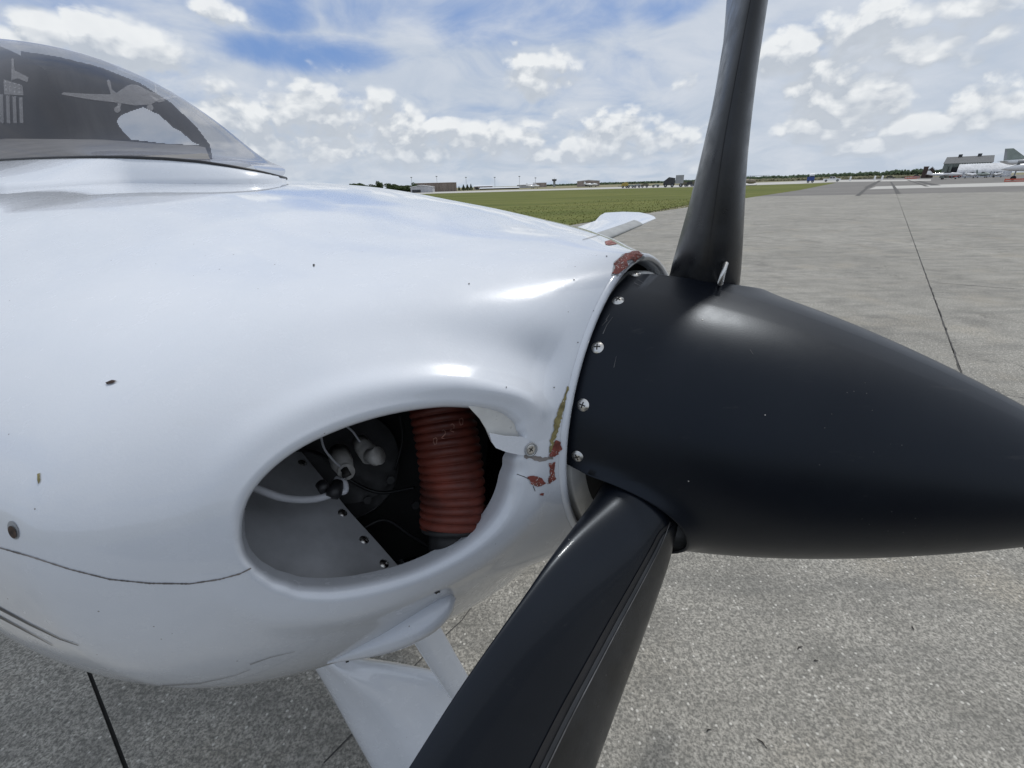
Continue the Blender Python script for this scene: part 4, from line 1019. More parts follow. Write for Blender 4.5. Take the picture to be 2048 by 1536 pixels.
# ---- wing beyond the nose
tipc = at(1300, 434, 5.6); aft = -fa; port = -fs
def wingsec(c, chord, th_, nose_dir, n=24):
    P = []
    for k in range(n):
        a_ = 2 * PI * k / n; x = (1 - math.cos(a_)) / 2; y = th_ / 2 * math.sin(a_) * (1.5 - x)
        P.append(c + nose_dir * (-x * chord) + Vector((0, 0, 1)) * y * 1.0)
    return P
LEt = at(1312, 437, 6.6); LE0 = at(1215, 478, 5.05); LE1 = at(1285, 449, 6.2)
d_le = (LE1 - LE0); root = LE0 - d_le * 2.6; fw_h = Vector((fa.x, fa.y, 0)).normalized()
wsl = [(LE0 - d_le * 2.6, at(1150, 457, 6.0) - d_le * 2.9, .16), (LE0 - d_le * .5, at(1150, 457, 6.0) - d_le * .6, .13), (LE0, at(1152, 455, 6.0), .11), (LE0.lerp(LE1, .6), at(1190, 442, 6.6), .09), (LE1, at(1200, 431, 6.95), .07), (LE1.lerp(LEt, .4), at(1210, 425.5, 7.1), .05), (LE1.lerp(LEt, .8), at(1245, 423.5, 7.15), .035), (LEt, at(1278, 424.5, 7.1), .02), (at(1309, 433.5, 6.75), at(1296, 428, 6.95), .008)]
def wing_section(le, te, t_, n=24):
    P = []
    for k in range(n):
        a_ = 2 * PI * k / n; x = (1 - math.cos(a_)) / 2; P.append(le.lerp(te, x) + Vector((0, 0, 1)) * (t_ / 2 * math.sin(a_) * (1.5 - x)))
    return P
V = []
for le, te, t_ in wsl: V += wing_section(le, te, t_)
wing = part('wing', V, grid_faces(len(wsl), 24, True) + [tuple(range((len(wsl) - 1) * 24, len(wsl) * 24))], PAINT)
V = []
for le, te, t_ in (wsl[1], wsl[2], wsl[3], wsl[4]):
    P = wing_section(le, te, t_, 64)
    for k in range(-9, 10): p = P[k % 64]; V.append(p + (p - le.lerp(te, .15)).normalized() * .004)
part('deice_boot', V, grid_faces(4, 19), BOOTG, wing)

# ---- fairing bump, nose-gear leg and wheel fairing below
c0, c1_ = at(640, 1338, .62), at(925, 1188, .50)
V = []; NS = 30; axl = (c1_ - c0)
h0, _ = hit(690, 1312, None, 0); h1, _ = hit(905, 1196, None, 0)
if h0 is None: h0 = c0
if h1 is None: h1 = c1_
ext = (h1 - h0); pa = h0 - ext * .16; pb = h1 + ext * .03; dn = Vector((0, 0, -1)); sd_ = ext.cross(dn).normalized()
for i in range(NS + 1):
    q = i / NS; c = pa.lerp(pb, q) + sd_ * (-.006 * q) + fu * .003; sh = (math.sin(min(1, q / .72) * PI / 2) ** 1.1) * math.sqrt(max(0, 1 - (max(0, q - .72) / .28) ** 2)); w_ = .024 * sh + .0005; dp = .017 * sh + .0005
    for k in range(24): a_ = 2 * PI * k / 24; V.append(c + sd_ * (w_ * math.cos(a_)) - fu * (dp * math.sin(a_)))
part('gear_fairing', V, grid_faces(NS + 1, 24, True), PAINT)
# leg: aerofoil-section strut going down and forward
la, lb = at(838, 1240, .80), at(925, 1385, .95); ld = (lb - la); V = []
la = la - ld * .6; lb = lb + ld * .25; wdir = ld.cross(F).normalized(); ddir = ld.cross(wdir).normalized()
for q in np.linspace(0, 1, 8):
    c = la.lerp(lb, q)
    for k in range(28): a_ = 2 * PI * k / 28; V.append(c + wdir * (.029 * math.cos(a_)) + ddir * (.018 * math.sin(a_) * (1 - .35 * math.cos(a_))))
leg = part('nose_gear_leg', V, grid_faces(8, 28, True), PAINT)
V = []
for q in np.linspace(0, 1, 8):
    c = la.lerp(lb, q); V += [c + wdir * .0145 - ddir * .0176, c + wdir * .0115 - ddir * .0182]
part('leg_seam', V, grid_faces(8, 2), GROOVE, leg); 
# wheel fairing (teardrop), aft end tucked under the cowl
out_l = [(600, 1290), (628, 1336), (660, 1388), (700, 1460), (745, 1540), (800, 1640), (860, 1740)]
out_r = [(700, 1290), (722, 1312), (800, 1326), (885, 1348), (930, 1400), (965, 1500), (960, 1700)]
dep = [1.02, 1.01, 1.02, 1.05, 1.08, 1.12, 1.15]; V = []; NS2 = 40; 
PL = cat([at(x, y, d_) for (x, y), d_ in zip(out_l, dep)], 8); PR = cat([at(x, y, d_) for (x, y), d_ in zip(out_r, dep)], 8)
for a1_, b1_ in zip(PL, PR):
    c = (a1_ + b1_) / 2; hx = (b1_ - a1_) / 2; tw = (c - CAM).normalized(); up_ = -tw
    for k in range(40):
        a_ = 2 * PI * k / 40; ca, sa = math.cos(a_), math.sin(a_)
        f_ = .085 * sa * (1 + .25 * math.exp(-((ca + .25) / .25) ** 2) * (sa > 0))
        V.append(c + hx * ca + up_ * f_)
pant = part('wheel_fairing', V, grid_faces(len(PL), 40, True) + [tuple(range(40))], PAINT)
bvP = bvh_of(pant)
decal('fairing_screw', [(690, 1319), (697, 1320), (698, 1324), (692, 1326)], DARKST, pant, bvP, step=4)
mb = MB(); wc = gnd(900, 1560); mb.tube([Vector((wc.x, wc.y, .17)) - fs * .05, Vector((wc.x, wc.y, .17)) + fs * .05], .165, 32); mpart(mb, 'nose_wheel', TYRE, None, True)
# aft fuselage body (continues out of frame)
# ================================================================== FAR FIELD
def az_of(px): d = ray(px, HY + SLOPE * (px - 1024)); return math.atan2(d.x, d.y)
def place(px, dist): a_ = az_of(px); return Vector((math.sin(a_) * dist, math.cos(a_) * dist, 0)), -a_
def span(px0, px1, dist): return dist * (az_of(px1) - az_of(px0))
def hgt(px, y_top, dist):
    d = ray(px, y_top); return CAMZ + dist * d.z / math.hypot(d.x, d.y)
def thing(name, px, dist, label, cat, group=None):
    p, rz = place(px, dist); return empty(name, p, rz, label, cat, group)
# trees: trunk + crown of many small leaf faces in uneven clumps
def crown_mesh(w, h, z0, n, leaf, lumps=7, cone=False, seed=0):
    R_ = random.Random(seed); V = []; Fc = []
    L_ = [(R_.uniform(-.32, .32) * w, R_.uniform(-.32, .32) * w, z0 + h * R_.uniform(.2, .85), R_.uniform(.22, .38)) for _ in range(lumps)]
    for i in range(n):
        if cone:
            q = R_.random() ** .7; zz = z0 + h * (1 - q); rr = w / 2 * q * (.6 + .5 * R_.random()); a_ = R_.uniform(0, 2 * PI); c = Vector((rr * math.cos(a_), rr * math.sin(a_), zz))
        else:
            l = R_.choice(L_); d_ = Vector((R_.gauss(0, 1), R_.gauss(0, 1), R_.gauss(0, 1))).normalized() * (R_.uniform(.6, 1.05))
            c = Vector((l[0] + d_.x * l[3] * w, l[1] + d_.y * l[3] * w, l[2] + d_.z * l[3] * h * .75))
        u1 = Vector((R_.gauss(0, 1), R_.gauss(0, 1), R_.gauss(0, .6))).normalized() * leaf; u2 = u1.orthogonal().normalized() * leaf * R_.uniform(.5, 1)
        n0 = len(V); V += [c - u1 - u2, c + u1 - u2 * .6, c + u1 * .7 + u2, c - u1 * .8 + u2]; Fc.append((n0, n0 + 1, n0 + 2, n0 + 3))
    return V, Fc
def tree(px, dist, wpx, ytop, label, group, cone=False, name='tree', seed=0):
    t = thing(name, px, dist, label, 'tree', group); h = hgt(px, ytop, dist); w = span(px - wpx / 2, px + wpx / 2, dist)
    mb = MB(); mb.tube([(0, 0, 0), (.1, 0, h * .3), (0, .1, h * .6), (0, 0, h * .9)], [w * .06, w * .045, w * .03, .03], 7)
    mb.tube([(.05, 0, h * .3), (w * .25, .1, h * .6)], [w * .03, w * .01], 5); mb.tube([(.05, 0, h * .35), (-w * .22, -.1, h * .62)], [w * .03, w * .01], 5); mb.build('trunk', BARK, t, True)
    V, Fc = crown_mesh(w, h * .92, h * .06, 1100 if not cone else 700, w * .045, 8, cone, seed); add('crown', V, Fc, LEAF, t, False); return t
TR = [(712, 30, 367, 'first'), (728, 26, 366, ''), (745, 24, 367, ''), (760, 17, 362.5, ''), (783, 24, 366.5, ''), (792, 16, 369, ''), (808, 30, 370, ''), (822, 28, 368, ''), (832, 17, 365, '')]
TL = ['dark green tree just above the white cowl, leftmost on the horizon', 'low dark bushy tree second from left on the horizon', 'low round tree left of the tall narrow one', 'tallest narrow dark tree of the row left of the sheds', 'broad tree right of the tallest narrow one', 'small tree in the dip of the row before the sheds', 'low wide tree left of the pale shed', 'dense tree directly behind the pale shed', 'small round treetop beside the brown hangar roof']
for i, (px, w, yt, _) in enumerate(TR): tree(px, 215 + (i % 3) * 8, w, yt, TL[i], 'trees left of the hangars', seed=i)
CL = ['small conifer directly right of the brown hangar', 'second dark conifer right of the brown hangar', 'third dark conifer, in the middle of the clump', 'tallest pointed conifer at the right end of the clump']
for i, (px, w, yt) in enumerate([(918, 7, 372), (927, 10, 368.5), (935, 10, 368), (942, 9, 367)]): tree(px, 250, w, yt, CL[i], 'conifers beside the brown hangar', True, 'conifer', 40 + i)
# distant woods: one mass each side
def woods(name, pix, dist, seed, m):
    R_ = random.Random(seed); V = []; Fc = []
    for k in range(len(pix) - 1):
        (xa, ya), (xb_, yb_) = pix[k], pix[k + 1]; n = int((xb_ - xa) * 26)
        for i in range(n):
            q = R_.random(); px = xa + (xb_ - xa) * q; D_ = dist * R_.uniform(.97, 1.06); p, _ = place(px, D_); ht = hgt(px, ya + (yb_ - ya) * q, dist) * (.80 + .20 * math.sin(px * .9 + 3 * math.sin(px * .23)) * math.sin(px * .31)) 
            c = Vector((p.x, p.y, R_.random() ** .7 * max(1, ht))); s_ = R_.uniform(.5, 1.2) * dist / 700
            u1 = Vector((R_.gauss(0, 1), R_.gauss(0, 1), R_.gauss(0, .6))).normalized() * s_ * 1.3; u2 = u1.orthogonal().normalized() * s_
            n0 = len(V); V += [c - u1 - u2, c + u1 - u2, c + u1 + u2, c - u1 + u2]; Fc.append((n0, n0 + 1, n0 + 2, n0 + 3))
    return tag(add(name, V, Fc, m, None, False), kind='stuff')
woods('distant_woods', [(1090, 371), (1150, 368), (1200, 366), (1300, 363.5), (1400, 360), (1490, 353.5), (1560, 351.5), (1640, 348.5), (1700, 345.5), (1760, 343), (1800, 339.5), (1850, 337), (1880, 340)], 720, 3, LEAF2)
woods('scrub_strip', [(1490, 359), (1600, 356.5), (1700, 353.5), (1860, 350)], 420, 5, mat('dry_scrub', (.2, .19, .1), .9, fn=worn((.2, .19, .11), .3, .1)))
# buildings
def gable(name, px0, px1, yt, dist, label, mwall, mroof, depth=18, rise=.18, door=None, wins=0, skew=0., ridge_x=True, cat_='hangar'):
    pc = (px0 + px1) / 2; t = thing(name, pc, dist, label, cat_); w = span(px0, px1, dist); h = hgt(pc, yt, dist); eh = h * (1 - rise)
    t.rotation_euler.z += skew
    mb = MB()
    if ridge_x: mb.prism([(-w / 2, 0), (w / 2, 0), (w / 2, eh), (-w / 2, eh)], 0, depth)
    else: mb.prism([(-w / 2, 0), (w / 2, 0), (w / 2, eh), (0, h), (-w / 2, eh)], 0, depth)
    mb.build('wall', mwall, t)
    r = MB(); o = w * .01 + .15
    if ridge_x: r.put([(-w / 2 - o, -o, eh), (w / 2 + o, -o, eh), (w / 2 + o, depth / 2, h), (-w / 2 - o, depth / 2, h), (w / 2 + o, depth + o, eh), (-w / 2 - o, depth + o, eh)], [(0, 1, 2, 3), (3, 2, 4, 5), (0, 3, 5), (1, 4, 2), (0, 5, 4, 1)])
    else: r.put([(-w / 2 - o, -o, eh), (0, -o, h + .12), (w / 2 + o, -o, eh), (-w / 2 - o, depth + o, eh), (0, depth + o, h + .12), (w / 2 + o, depth + o, eh), (-w / 2 - o, -o, eh + .2), (0, -o, h + .32), (w / 2 + o, -o, eh + .2), (-w / 2 - o, depth + o, eh + .2), (0, depth + o, h + .32), (w / 2 + o, depth + o, eh + .2)], [(6, 7, 10, 9), (7, 8, 11, 10), (0, 1, 7, 6), (1, 2, 8, 7), (0, 6, 9, 3), (2, 5, 11, 8)])
    r.build('roof', mroof, t)
    if door:
        for (a0, a1, hh_) in door: MB().box(-w / 2 + a0 * w, -w / 2 + a1 * w, -.12, .0 - .01, .02, hh_ * eh).build('door', DRK, t)
    for k in range(wins):
        x = -w / 2 + w * (k + .5) / wins; MB().box(x - w / wins * .3, x + w / wins * .3, -.08, -.01, eh * .35, eh * .75).build('window', DGL, t)
    return t, w, h
t, w, h = gable('hangar', 838, 914, 364.5, 232, 'large brown corrugated hangar left of the conifer clump', BROWN, BROWN, 30, .06, None, 0, .12)
for k in range(12): MB().box(-w / 2 + w * (k + .35) / 12, -w / 2 + w * (k + .42) / 12, -.15, -.005, .0, h * .9).build('rib', TAN, t)
gable('shed', 821, 865, 371.5, 205, 'small pale shed in front of the brown hangar', PALEW, WHT, 12, .22, [(.06, .45, .55)], 0, -.1, False, 'shed')
gable('terminal_building', 948, 985, 370.3, 300, 'low tan building right of the conifers with white roof', TAN, WHT, 18, .25, [(.1, .25, .5)], 4, cat_='building')
gable('long_shelter', 960, 1038, 374.2, 285, 'long low white roofed shelter with dark open front', DRK, WHT, 12, .45, None, 0, cat_='shelter')
gable('hangar', 1034, 1072, 367.6, 380, 'pale grey hangar right of the long low shelter', PALEW, WHT, 40, .2)
gable('hangar', 1066, 1093, 364.6, 430, 'pinkish grey hangar behind the pale grey one', TAN, GREY, 40, .12)
gable('hangar', 1154, 1199, 360.5, 330, 'pinkish hangar standing alone right of the control tower', TAN, GREY, 26, .16, [(.36, .62, .5)], 0, 0, False)
t = thing('control_tower', 1108.5, 420, 'thin control tower between the pale hangars', 'control tower'); h = hgt(1108, 357.5, 420); MB().box(-1, 1, -1, 1, 0, h * .72).build('shaft', GREY, t); MB().box(-1.9, 1.9, -1.9, 1.9, h * .72, h * .92).build('cab', DGL, t); MB().box(-2.1, 2.1, -2.1, 2.1, h * .92, h * .96).build('roof', GREY, t); MB().tube([(0, 0, h * .96), (0, 0, h * 1.12)], .12, 6).build('antenna', POLE, t)
ML = [(825, 354, 'thin light mast above the trees, leftmost'), (875, 352, 'thin light mast behind the brown hangar'), (933, 354, 'thin light mast above the conifers'), (990, 354, 'thin light mast right of the tan building'), (1039, 352, 'thin light mast left of the pale hangar'), (1071, 355, 'thin light mast behind the pale hangar')]
for (px, yt, lb_) in ML:
    t = thing('light_mast', px, 330, lb_, 'light mast', 'light masts behind the hangars'); h = hgt(px, yt, 330); MB().tube([(0, 0, 0), (0, 0, h)], .10, 6).build('pole', POLE, t); MB().box(-.6, .6, -.2, .2, h - .5, h).build('lamp_head', GREY, t)
# vehicles
def wheels(t, xs, r, y0, y1):
    for x in xs:
        for y in (y0, y1):
            o = MB().tube([(x, y - .1, r), (x, y + .1, r)], r, 16).build('wheel', TYRE, t); MB().tube([(x, y - .12, r), (x, y + .12, r)], r * .5, 10).build('rim', GREY, o)
def pickup(px, dist, label):
    t = thing('pickup_truck', px, dist, label, 'pickup truck')
    mb = MB(); mb.prism([(-2.9, .45), (2.85, .45), (2.9, .95), (2.75, 1.08), (1.35, 1.15), (-2.85, 1.12), (-2.9, .9)], -.95, .95); mb.build('body', WHT, t)
    c_ = MB(); c_.prism([(-1.05, 1.1), (1.45, 1.1), (.75, 1.78), (-.75, 1.80)], -.82, .82); c_.build('cab', WHT, t)
    for sx in ((-.85, .0), (.08, 1.05)): g_ = MB(); g_.prism([(sx[0], 1.18), (sx[1], 1.18), (sx[1] - (.35 if sx[0] > 0 else 0), 1.66), (sx[0] + .06, 1.68)], -.84, .84); g_.build('window', DGL, t)
    wheels(t, (-1.85, 1.85), .42, -.9, .9); MB().box(2.86, 2.95, -.8, -.5, .75, .92).build('headlight', GREY, t); MB().box(-2.95, -2.88, -.9, -.7, .7, 1.0).build('tail_light', RED, t); return t
pickup(1665, 225, 'white crew cab pickup truck parked on the far taxiway')
def car(px, dist, m, label, grp=None, name='parked_car'):
    t = thing(name, px, dist, label, 'car', grp); MB().prism([(-2.2, .4), (2.2, .4), (2.25, .8), (1.3, .95), (-2.1, 1.0), (-2.25, .8)], -.85, .85).build('body', m, t)
    MB().prism([(-1.9, .98), (1.2, .94), (.5, 1.5), (-1.4, 1.52)], -.75, .75).build('cabin', DGL, t); MB().box(-1.35, .45, -.7, .7, 1.5, 1.56).build('roof', m, t); wheels(t, (-1.4, 1.4), .33, -.8, .8); return t
# light aircraft / jets
def plane_far(name, px, dist, L_, span_, rz, label, mb_, hfin=1.6, fr=.6, zc=1.1, grp=None, low=True, prop=True, twin=False):
    t = thing(name, px, dist, label, 'airplane', grp); t.rotation_euler.z += rz
    n = 12; V = []; st = [(-.5, .02, .25), (-.4, .35, .2), (-.2, .8, .05), (0, 1, 0), (.2, 1, 0), (.36, .75, -.05), (.47, .35, -.1), (.5, .06, -.12)]
    for (x, k_, dz) in st:
        for i in range(n): a_ = 2 * PI * i / n; V.append((x * L_, fr * k_ * math.cos(a_), zc + dz * fr + fr * k_ * math.sin(a_)))
    add('fuselage', V, grid_faces(len(st), n, True), mb_, t)
    zw = zc - fr * .6 if low else zc + fr * .8
    for s_ in (-1, 1): MB().put([(.06 * L_, 0, zw - .06), (.12 * L_, 0, zw + .08), (-.1 * L_, 0, zw + .06), (.0 * L_, s_ * span_ / 2, zw + .3), (.04 * L_, s_ * span_ / 2, zw + .36), (-.07 * L_, s_ * span_ / 2, zw + .34)], [(0, 1, 4, 3), (1, 2, 5, 4), (2, 0, 3, 5), (3, 4, 5)]).build('wing', mb_, t)
    MB().prism([(-.5 * L_, zc + fr * .3), (-.32 * L_, zc + fr * .55), (-.43 * L_, zc + hfin), (-.5 * L_, zc + hfin)], -.05, .05).build('tail_fin', mb_, t)
    MB().box(-.5 * L_, -.40 * L_, -span_ * .16, span_ * .16, zc + fr * .35, zc + fr * .35 + .07).build('tailplane', mb_, t)
    MB().prism([(-.05 * L_, zc + fr * .5), (.22 * L_, zc + fr * .45), (.12 * L_, zc + fr * 1.35), (-.02 * L_, zc + fr * 1.4)], -fr * .62, fr * .62).build('canopy', DGL, t)
    for (x, y) in ((.34 * L_, 0), (-.02 * L_, span_ * .12), (-.02 * L_, -span_ * .12)):
        lg = MB().tube([(x, y, zc - fr * .5), (x, y, .25)], .05, 6).build('gear_leg', GREY, t); MB().tube([(x, y - .08, .22), (x, y + .08, .22)], .22, 12).build('wheel', TYRE, lg)
    if prop: MB().box(.5 * L_ + .02, .5 * L_ + .08, -.08, .08, zc - .9, zc + .9).build('propeller', DRK, t)
    return t
plane_far('parked_aircraft', 1889, 215, 9, 13, .12, 'white low wing aircraft parked left of the red tractor', WHT, 1.3, .55, 1.5)
plane_far('parked_aircraft', 1942, 235, 7.4, 9.5, 1.15, 'small white aircraft right of the red tractor', WHT, 1.5, .6, 1.25)
plane_far('parked_aircraft', 1966, 250, 7.4, 9.5, -1.0, 'grey small aircraft in the middle of the parked row', GGRN, 1.6, .6, 1.2)
plane_far('parked_aircraft', 1997, 250, 6.8, 8.6, 1.9, 'dark bodied small aircraft with white cowl under the jet nose', WHT, 1.2, .55, 1.1)
# large swept-tail jets at the right
def jet(px, dist, L_, zc, fr, hfin, m, mf, label, rz):
    t = thing('parked_jet', px, dist, label, 'jet aircraft'); t.rotation_euler.z += rz; n = 16; V = []
    st = [(-.5, .15, .5), (-.42, .5, .3), (-.2, .9, .05), (0, 1, 0), (.25, 1, 0), (.38, .8, -.05), (.46, .45, -.15), (.5, .05, -.25)]
    for (x, k_, dz) in st:
        for i in range(n): a_ = 2 * PI * i / n; V.append((x * L_, fr * k_ * math.cos(a_), zc + dz * fr + fr * k_ * math.sin(a_)))
    add('fuselage', V, grid_faces(len(st), n, True), m, t)
    f_ = MB().prism([(-.47 * L_, zc + fr * .6), (-.24 * L_, zc + fr * .8), (-.42 * L_, zc + fr + hfin), (-.5 * L_, zc + fr + hfin)], -.12, .12).build('tail_fin', mf, t); MB().prism([(-.475 * L_, zc + fr), (-.44 * L_, zc + fr), (-.478 * L_, zc + fr + hfin * .9), (-.495 * L_, zc + fr + hfin * .9)], -.14, .14).build('rudder', GREY, f_)
    for s_ in (-1, 1):
        MB().put([(.12 * L_, s_ * fr * .5, zc - fr * .5), (.12 * L_, s_ * fr * .5, zc - fr * .2), (-.12 * L_, s_ * fr * .5, zc - fr * .3), (-.08 * L_, s_ * L_ * .42, zc), (-.08 * L_, s_ * L_ * .42, zc + .1), (-.14 * L_, s_ * L_ * .42, zc)], [(0, 1, 4, 3), (1, 2, 5, 4), (2, 0, 3, 5), (3, 4, 5)]).build('wing', m, t)
        MB().put([(-.42 * L_, s_ * fr * .3, zc + fr * .5), (-.42 * L_, s_ * fr * .3, zc + fr * .6), (-.5 * L_, s_ * fr * .3, zc + fr * .5), (-.48 * L_, s_ * L_ * .18, zc + fr * .55), (-.48 * L_, s_ * L_ * .18, zc + fr * .62), (-.52 * L_, s_ * L_ * .18, zc + fr * .55)], [(0, 1, 4, 3), (1, 2, 5, 4), (2, 0, 3, 5), (3, 4, 5)]).build('tailplane', m, t)
        MB().tube([(-.12 * L_, s_ * fr * 1.5, zc + fr * .3), (-.32 * L_, s_ * fr * 1.5, zc + fr * .3)], fr * .42, 14).build('engine', GREY, t)
    for (x, y) in ((.36 * L_, 0), (-.03 * L_, fr * 1.2), (-.03 * L_, -fr * 1.2)):
        lg = MB().tube([(x, y, zc - fr * .7), (x, y, .5)], .12, 8).build('gear_leg', GREY, t); MB().tube([(x, y - .2, .45), (x, y + .2, .45)], .45, 14).build('wheel', TYRE, lg)
    MB().prism([(.33 * L_, zc + fr * .35), (.43 * L_, zc + fr * .2), (.36 * L_, zc + fr * .9)], -fr * .5, fr * .5).build('cockpit_window', DGL, t)
    return t
jet(2100, 190, 20, 3.8, 1.1, 2.6, WHT, GGRN, 'large jet with pale green swept tail fin at the right edge', -.05)
jet(2118, 150, 17, 2.5, .85, 1.6, WHT, WHT, 'nearer white jet with its nose pointing left, cut by the right edge', 3.25)
# big hangar on the right, with its silver quonset wing and doors
t, w, h = gable('old_hangar', 1880, 1976, 310.5, 300, 'tall grey old hangar with dark roof and silver side bay', GREEN, GREYR, 40, .35)
for (a0, a1, hh_) in ((.0, .12, .85), (.14, .20, .9), (.34, .42, .86)): MB().box(-w / 2 + a0 * w, -w / 2 + a1 * w, -1.2, -.02, 0, hh_ * h * .62).build('door_panel', GREEN, t)
MB().box(-w / 2 + .2 * w, -w / 2 + .34 * w, -.1, -.02, 0, h * .48).build('door_opening', DRK, t)
for x in (-.22, .2): MB().box(x * w - .7, x * w + .7, 18, 20, h * .97, h * 1.1).build('roof_vent', GREYR, t)
bay = MB(); V = []; NB_ = 84; bl0, bl1 = -w / 2 + .34 * w, w / 2 + 6.5
for i in range(NB_ + 1):
    x = bl0 + (bl1 - bl0) * i / NB_; rr = 1 + .02 * (1 if (i // 2) % 2 else 0)
    for k in range(11): a_ = PI / 2 * k / 10; V.append((x, -12 * math.cos(a_) ** .9 * rr - .3, h * .60 * math.sin(a_) ** .8 * rr))
add('silver_bay', V, grid_faces(NB_ + 1, 11), SILV, t, False)
MB().box(bl0 - .1, bl0, -12, 0, 0, h * .2).build('bay_end', GREEN, t)
t, w, h = gable('brick_outbuilding', 1843, 1853, 332.5, 330, 'dark reddish outbuilding left of the old hangar', mat('dark_brick', (.10, .07, .06), .9, fn=worn((.1, .07, .06), .3, .5)), GREYR, 10, .05, cat_='building')
t, w, h = gable('brick_outbuilding', 1853, 1867, 334.5, 332, 'dark gabled outbuilding touching the old hangar', mat('brown_brick', (.12, .09, .075), .9, fn=worn((.12, .09, .075), .3, .5)), GREYR, 10, .3, None, 0, 0, False, 'building')
# red tractor, barriers, misc equipment
t = thing('red_tractor', 1914, 265, 'dark red tow tractor in front of the parked aircraft', 'tractor'); MB().box(-2, 1.6, -.8, .8, .45, 1.1).build('body', RED, t); MB().box(-.6, .4, -.7, .7, 1.1, 1.9).build('cab', DRK, t); wheels(t, (-1.2, 1.0), .45, -.8, .8)
BLb = ['orange red barrier, leftmost of the pile on the taxiway', 'second orange red barrier of the pile', 'middle orange red barrier of the pile', 'orange red barrier in front of the white car', 'orange red barrier at the right end of the pile']
for i, (px, dd_) in enumerate(((1816, 300), (1821, 290), (1826, 310), (1831, 295), (1836, 305))):
    t = thing('barrier', px, dd_, BLb[i], 'barrier', 'orange barriers on the taxiway'); t.rotation_euler.z += random.uniform(-.6, .6)
    MB().prism([(-.9, .0), (.9, .0), (.9, .12), (-.9, .12)], -.3, .3).build('base', ORNG, t)
    for k in range(3): MB().box(-.9, .9, -.04, .04, .25 + k * .3, .40 + k * .3).build('rail', ORNG if k != 1 else WHT, t)
    for sx in (-.8, .8): MB().box(sx - .05, sx + .05, -.06, .06, .12, 1.1).build('post', ORNG, t)
t = thing('barrier', 2040, 130, 'orange red barrier under the right hand jet', 'barrier', 'orange barriers on the taxiway')
MB().box(-1.6, 1.6, -.3, .3, 0, .15).build('base', ORNG, t); MB().box(-1.6, 1.6, -.05, .05, .3, .5).build('rail', ORNG, t)
for sx in (-1.5, 1.5): MB().box(sx - .06, sx + .06, -.06, .06, .15, .55).build('post', ORNG, t)
car(1835, 380, GREY, 'grey white car behind the orange barriers', 'cars on the far apron')
car(1782, 360, OLIVE, 'small olive vehicle on the taxiway left of the barriers', 'cars on the far apron')
# blue and white fuel bowser/stack seen by the pickup
t = thing('fuel_trailer', 1622, 200, 'dark blue and white upright equipment left of the pickup', 'equipment'); MB().box(-1.1, 1.1, -.8, .8, .6, 1.9).build('body', BLUE, t); MB().tube([(-.6, 0, 2.4), (.9, 0, 2.5)], .5, 16).build('tank', WHT, t); MB().box(-.3, .7, -.4, .4, 1.9, 2.3).build('frame', DRK, t); wheels(t, (-.6, .7), .4, -.7, .7)
# helicopter beyond the upper blade
t = thing('helicopter', 1500, 150, 'small tan helicopter just right of the upper blade', 'helicopter')
n = 10; V = []; st = [(-1.6, .1, .2), (-1, .55, .1), (0, .8, 0), (1.0, .7, -.05), (1.7, .15, -.2)]
TANP = mat('tan_paint', (.33, .27, .20), .6, fn=worn((.33, .27, .2), .3, 1))
for (x, k_, dz) in st:
    for i in range(n): a_ = 2 * PI * i / n; V.append((x, .8 * k_ * math.cos(a_), 1.1 + dz + .8 * k_ * math.sin(a_)))
add('cabin', V, grid_faces(5, n, True), TANP, t); MB().tube([(-1.2, 0, 1.3), (-5, 0, 1.6)], [.22, .1], 8).build('tail_boom', TANP, t); MB().prism([(-5, 1.3), (-4.6, 1.5), (-5.1, 2.3), (-5.3, 2.3)], -.04, .04).build('tail_fin', TANP, t)
MB().tube([(0, 0, 1.7), (0, 0, 2.5)], .08, 8).build('mast', DRK, t); MB().box(-4.6, 4.6, -.1, .1, 2.48, 2.54).build('rotor_blade', DRK, t)
for s_ in (-.7, .7): MB().tube([(-1.3, s_, .1), (1.6, s_, .1), (1.9, s_, .25)], .05, 6).build('skid', DRK, t)
# white markers on the verge
for i, (px, lb_) in enumerate(((1702, 'small white marker right of the pickup'), (1751, 'small white marker by the end of the pale strip'), (1766, 'small white marker left of the olive vehicle'))):
    t = thing('runway_marker', px, 250, lb_, 'marker', 'white markers on the verge'); MB().tube([(0, 0, 0), (0, 0, 1.3)], [.35, .30], 8).build('post', WHT, t); MB().tube([(0, 0, 1.3), (0, 0, 1.75)], [.38, .1], 8).build('cap', WHT, t)
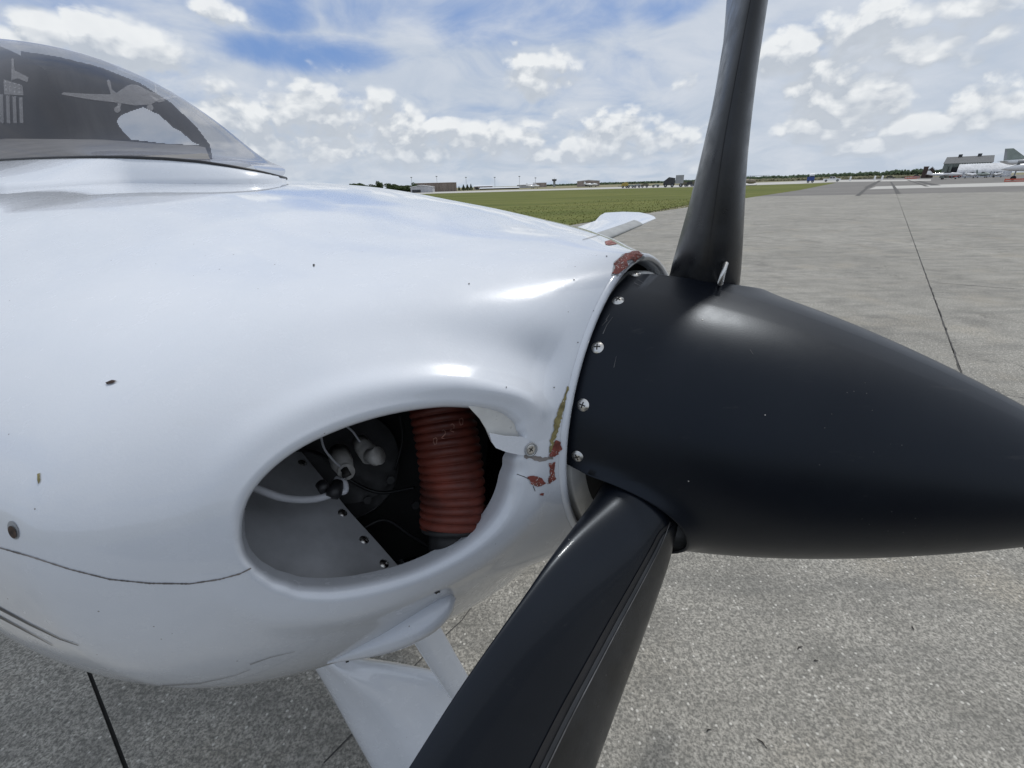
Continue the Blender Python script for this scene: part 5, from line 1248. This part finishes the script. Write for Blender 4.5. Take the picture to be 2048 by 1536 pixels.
# clutter left of the upper blade
t = thing('stage_truck', 1352, 160, 'dark lorry with pale grey box body left of the upper blade', 'lorry'); MB().box(-.2, 2.2, -1.1, 1.1, 1, 3.4).build('box_body', GREY, t); MB().prism([(-3.8, .6), (-.3, .6), (-.3, 2.6), (-2.2, 2.9), (-3.6, 1.8)], -1.1, 1.1).build('cab', DRK, t); wheels(t, (-3, -1, 1.5), .5, -1, 1)
for i, (px, w_, hh_, m_, lb_) in enumerate(((1368, 2.4, 1.5, OLIVE, 'olive trailer right of the lorry with the grey box'), (1380, 2.6, 1.6, DRK, 'dark trailer second right of the lorry'), (1391, 2.6, 1.9, OLIVE, 'olive trailer touching the upper blade'), (1250, 2.4, 1.9, mat('yellow_paint', (.4, .3, .06), .6, fn=worn((.38, .29, .07), .3, 1)), 'yellowish digger at the left of the far equipment row'), (1262, 2.6, 1.1, GGRN, 'pale green trailer beside the yellowish digger'), (1275, 2.6, 1.2, GREY, 'grey trailer in the far equipment row'), (1290, 2.8, 1.3, OLIVE, 'olive trailer in the middle of the far equipment row'), (1312, 2.8, 1.0, GGRN, 'low pale trailer left of the lorry'))):
    t = thing('equipment_trailer', px, 165, lb_, 'trailer', 'equipment parked beyond the grass'); MB().prism([(-w_ / 2, .5), (w_ / 2, .5), (w_ / 2 * .9, hh_ * .8), (w_ * .1, hh_), (-w_ / 2 * .8, hh_ * .75)], -.8, .8).build('body', m_, t); MB().box(-w_ / 2 - 1, -w_ / 2, -.06, .06, .5, .62).build('drawbar', DRK, t); wheels(t, (-w_ * .25, w_ * .25), .38, -.8, .8)
for i, (px, lb_) in enumerate(((1182, 'white light aircraft in front of the pinkish hangar'), (1066, 'white light aircraft in front of the pale grey hangar'))):
    plane_far('parked_aircraft', px, 260, 8, 10, .4, lb_, WHT, 1.5, .6, 1.3)
bpy.context.view_layer.update()

# bits of debris lying on the concrete
TWIG = mat('dark_twig', (.03, .025, .02), .8, fn=worn((.03, .025, .02), .3, 40))
for (px, py, ln_, rz_, lb_) in ((1600, 1296, .014, .4, 'tiny dark twig on the concrete below the middle of the spinner'), (1524, 1488, .016, -1.0, 'curved dark twig near the bottom edge right of the lower blade'), (1632, 1322, .008, 0, 'dark crumb on the concrete just right of the tiny twig'), (1826, 1256, .010, 1.2, 'dark crumb on the concrete under the spinner tip'), (1418, 1461, .009, .3, 'small dark crumb on the concrete beside the lower blade')):
    g_ = gnd(px, py, .002); mb = MB(); mb.tube([(-ln_, 0, .0015), (-ln_ * .2, ln_ * .25, .003), (ln_, 0, .0012)], [.0012, .0022, .0008], 7)
    o = mb.build('twig', TWIG, None, True); o.location = g_; o.rotation_euler = (0, 0, rz_); tag(o, lb_, 'twig', 'debris on the concrete')
bpy.context.view_layer.update()
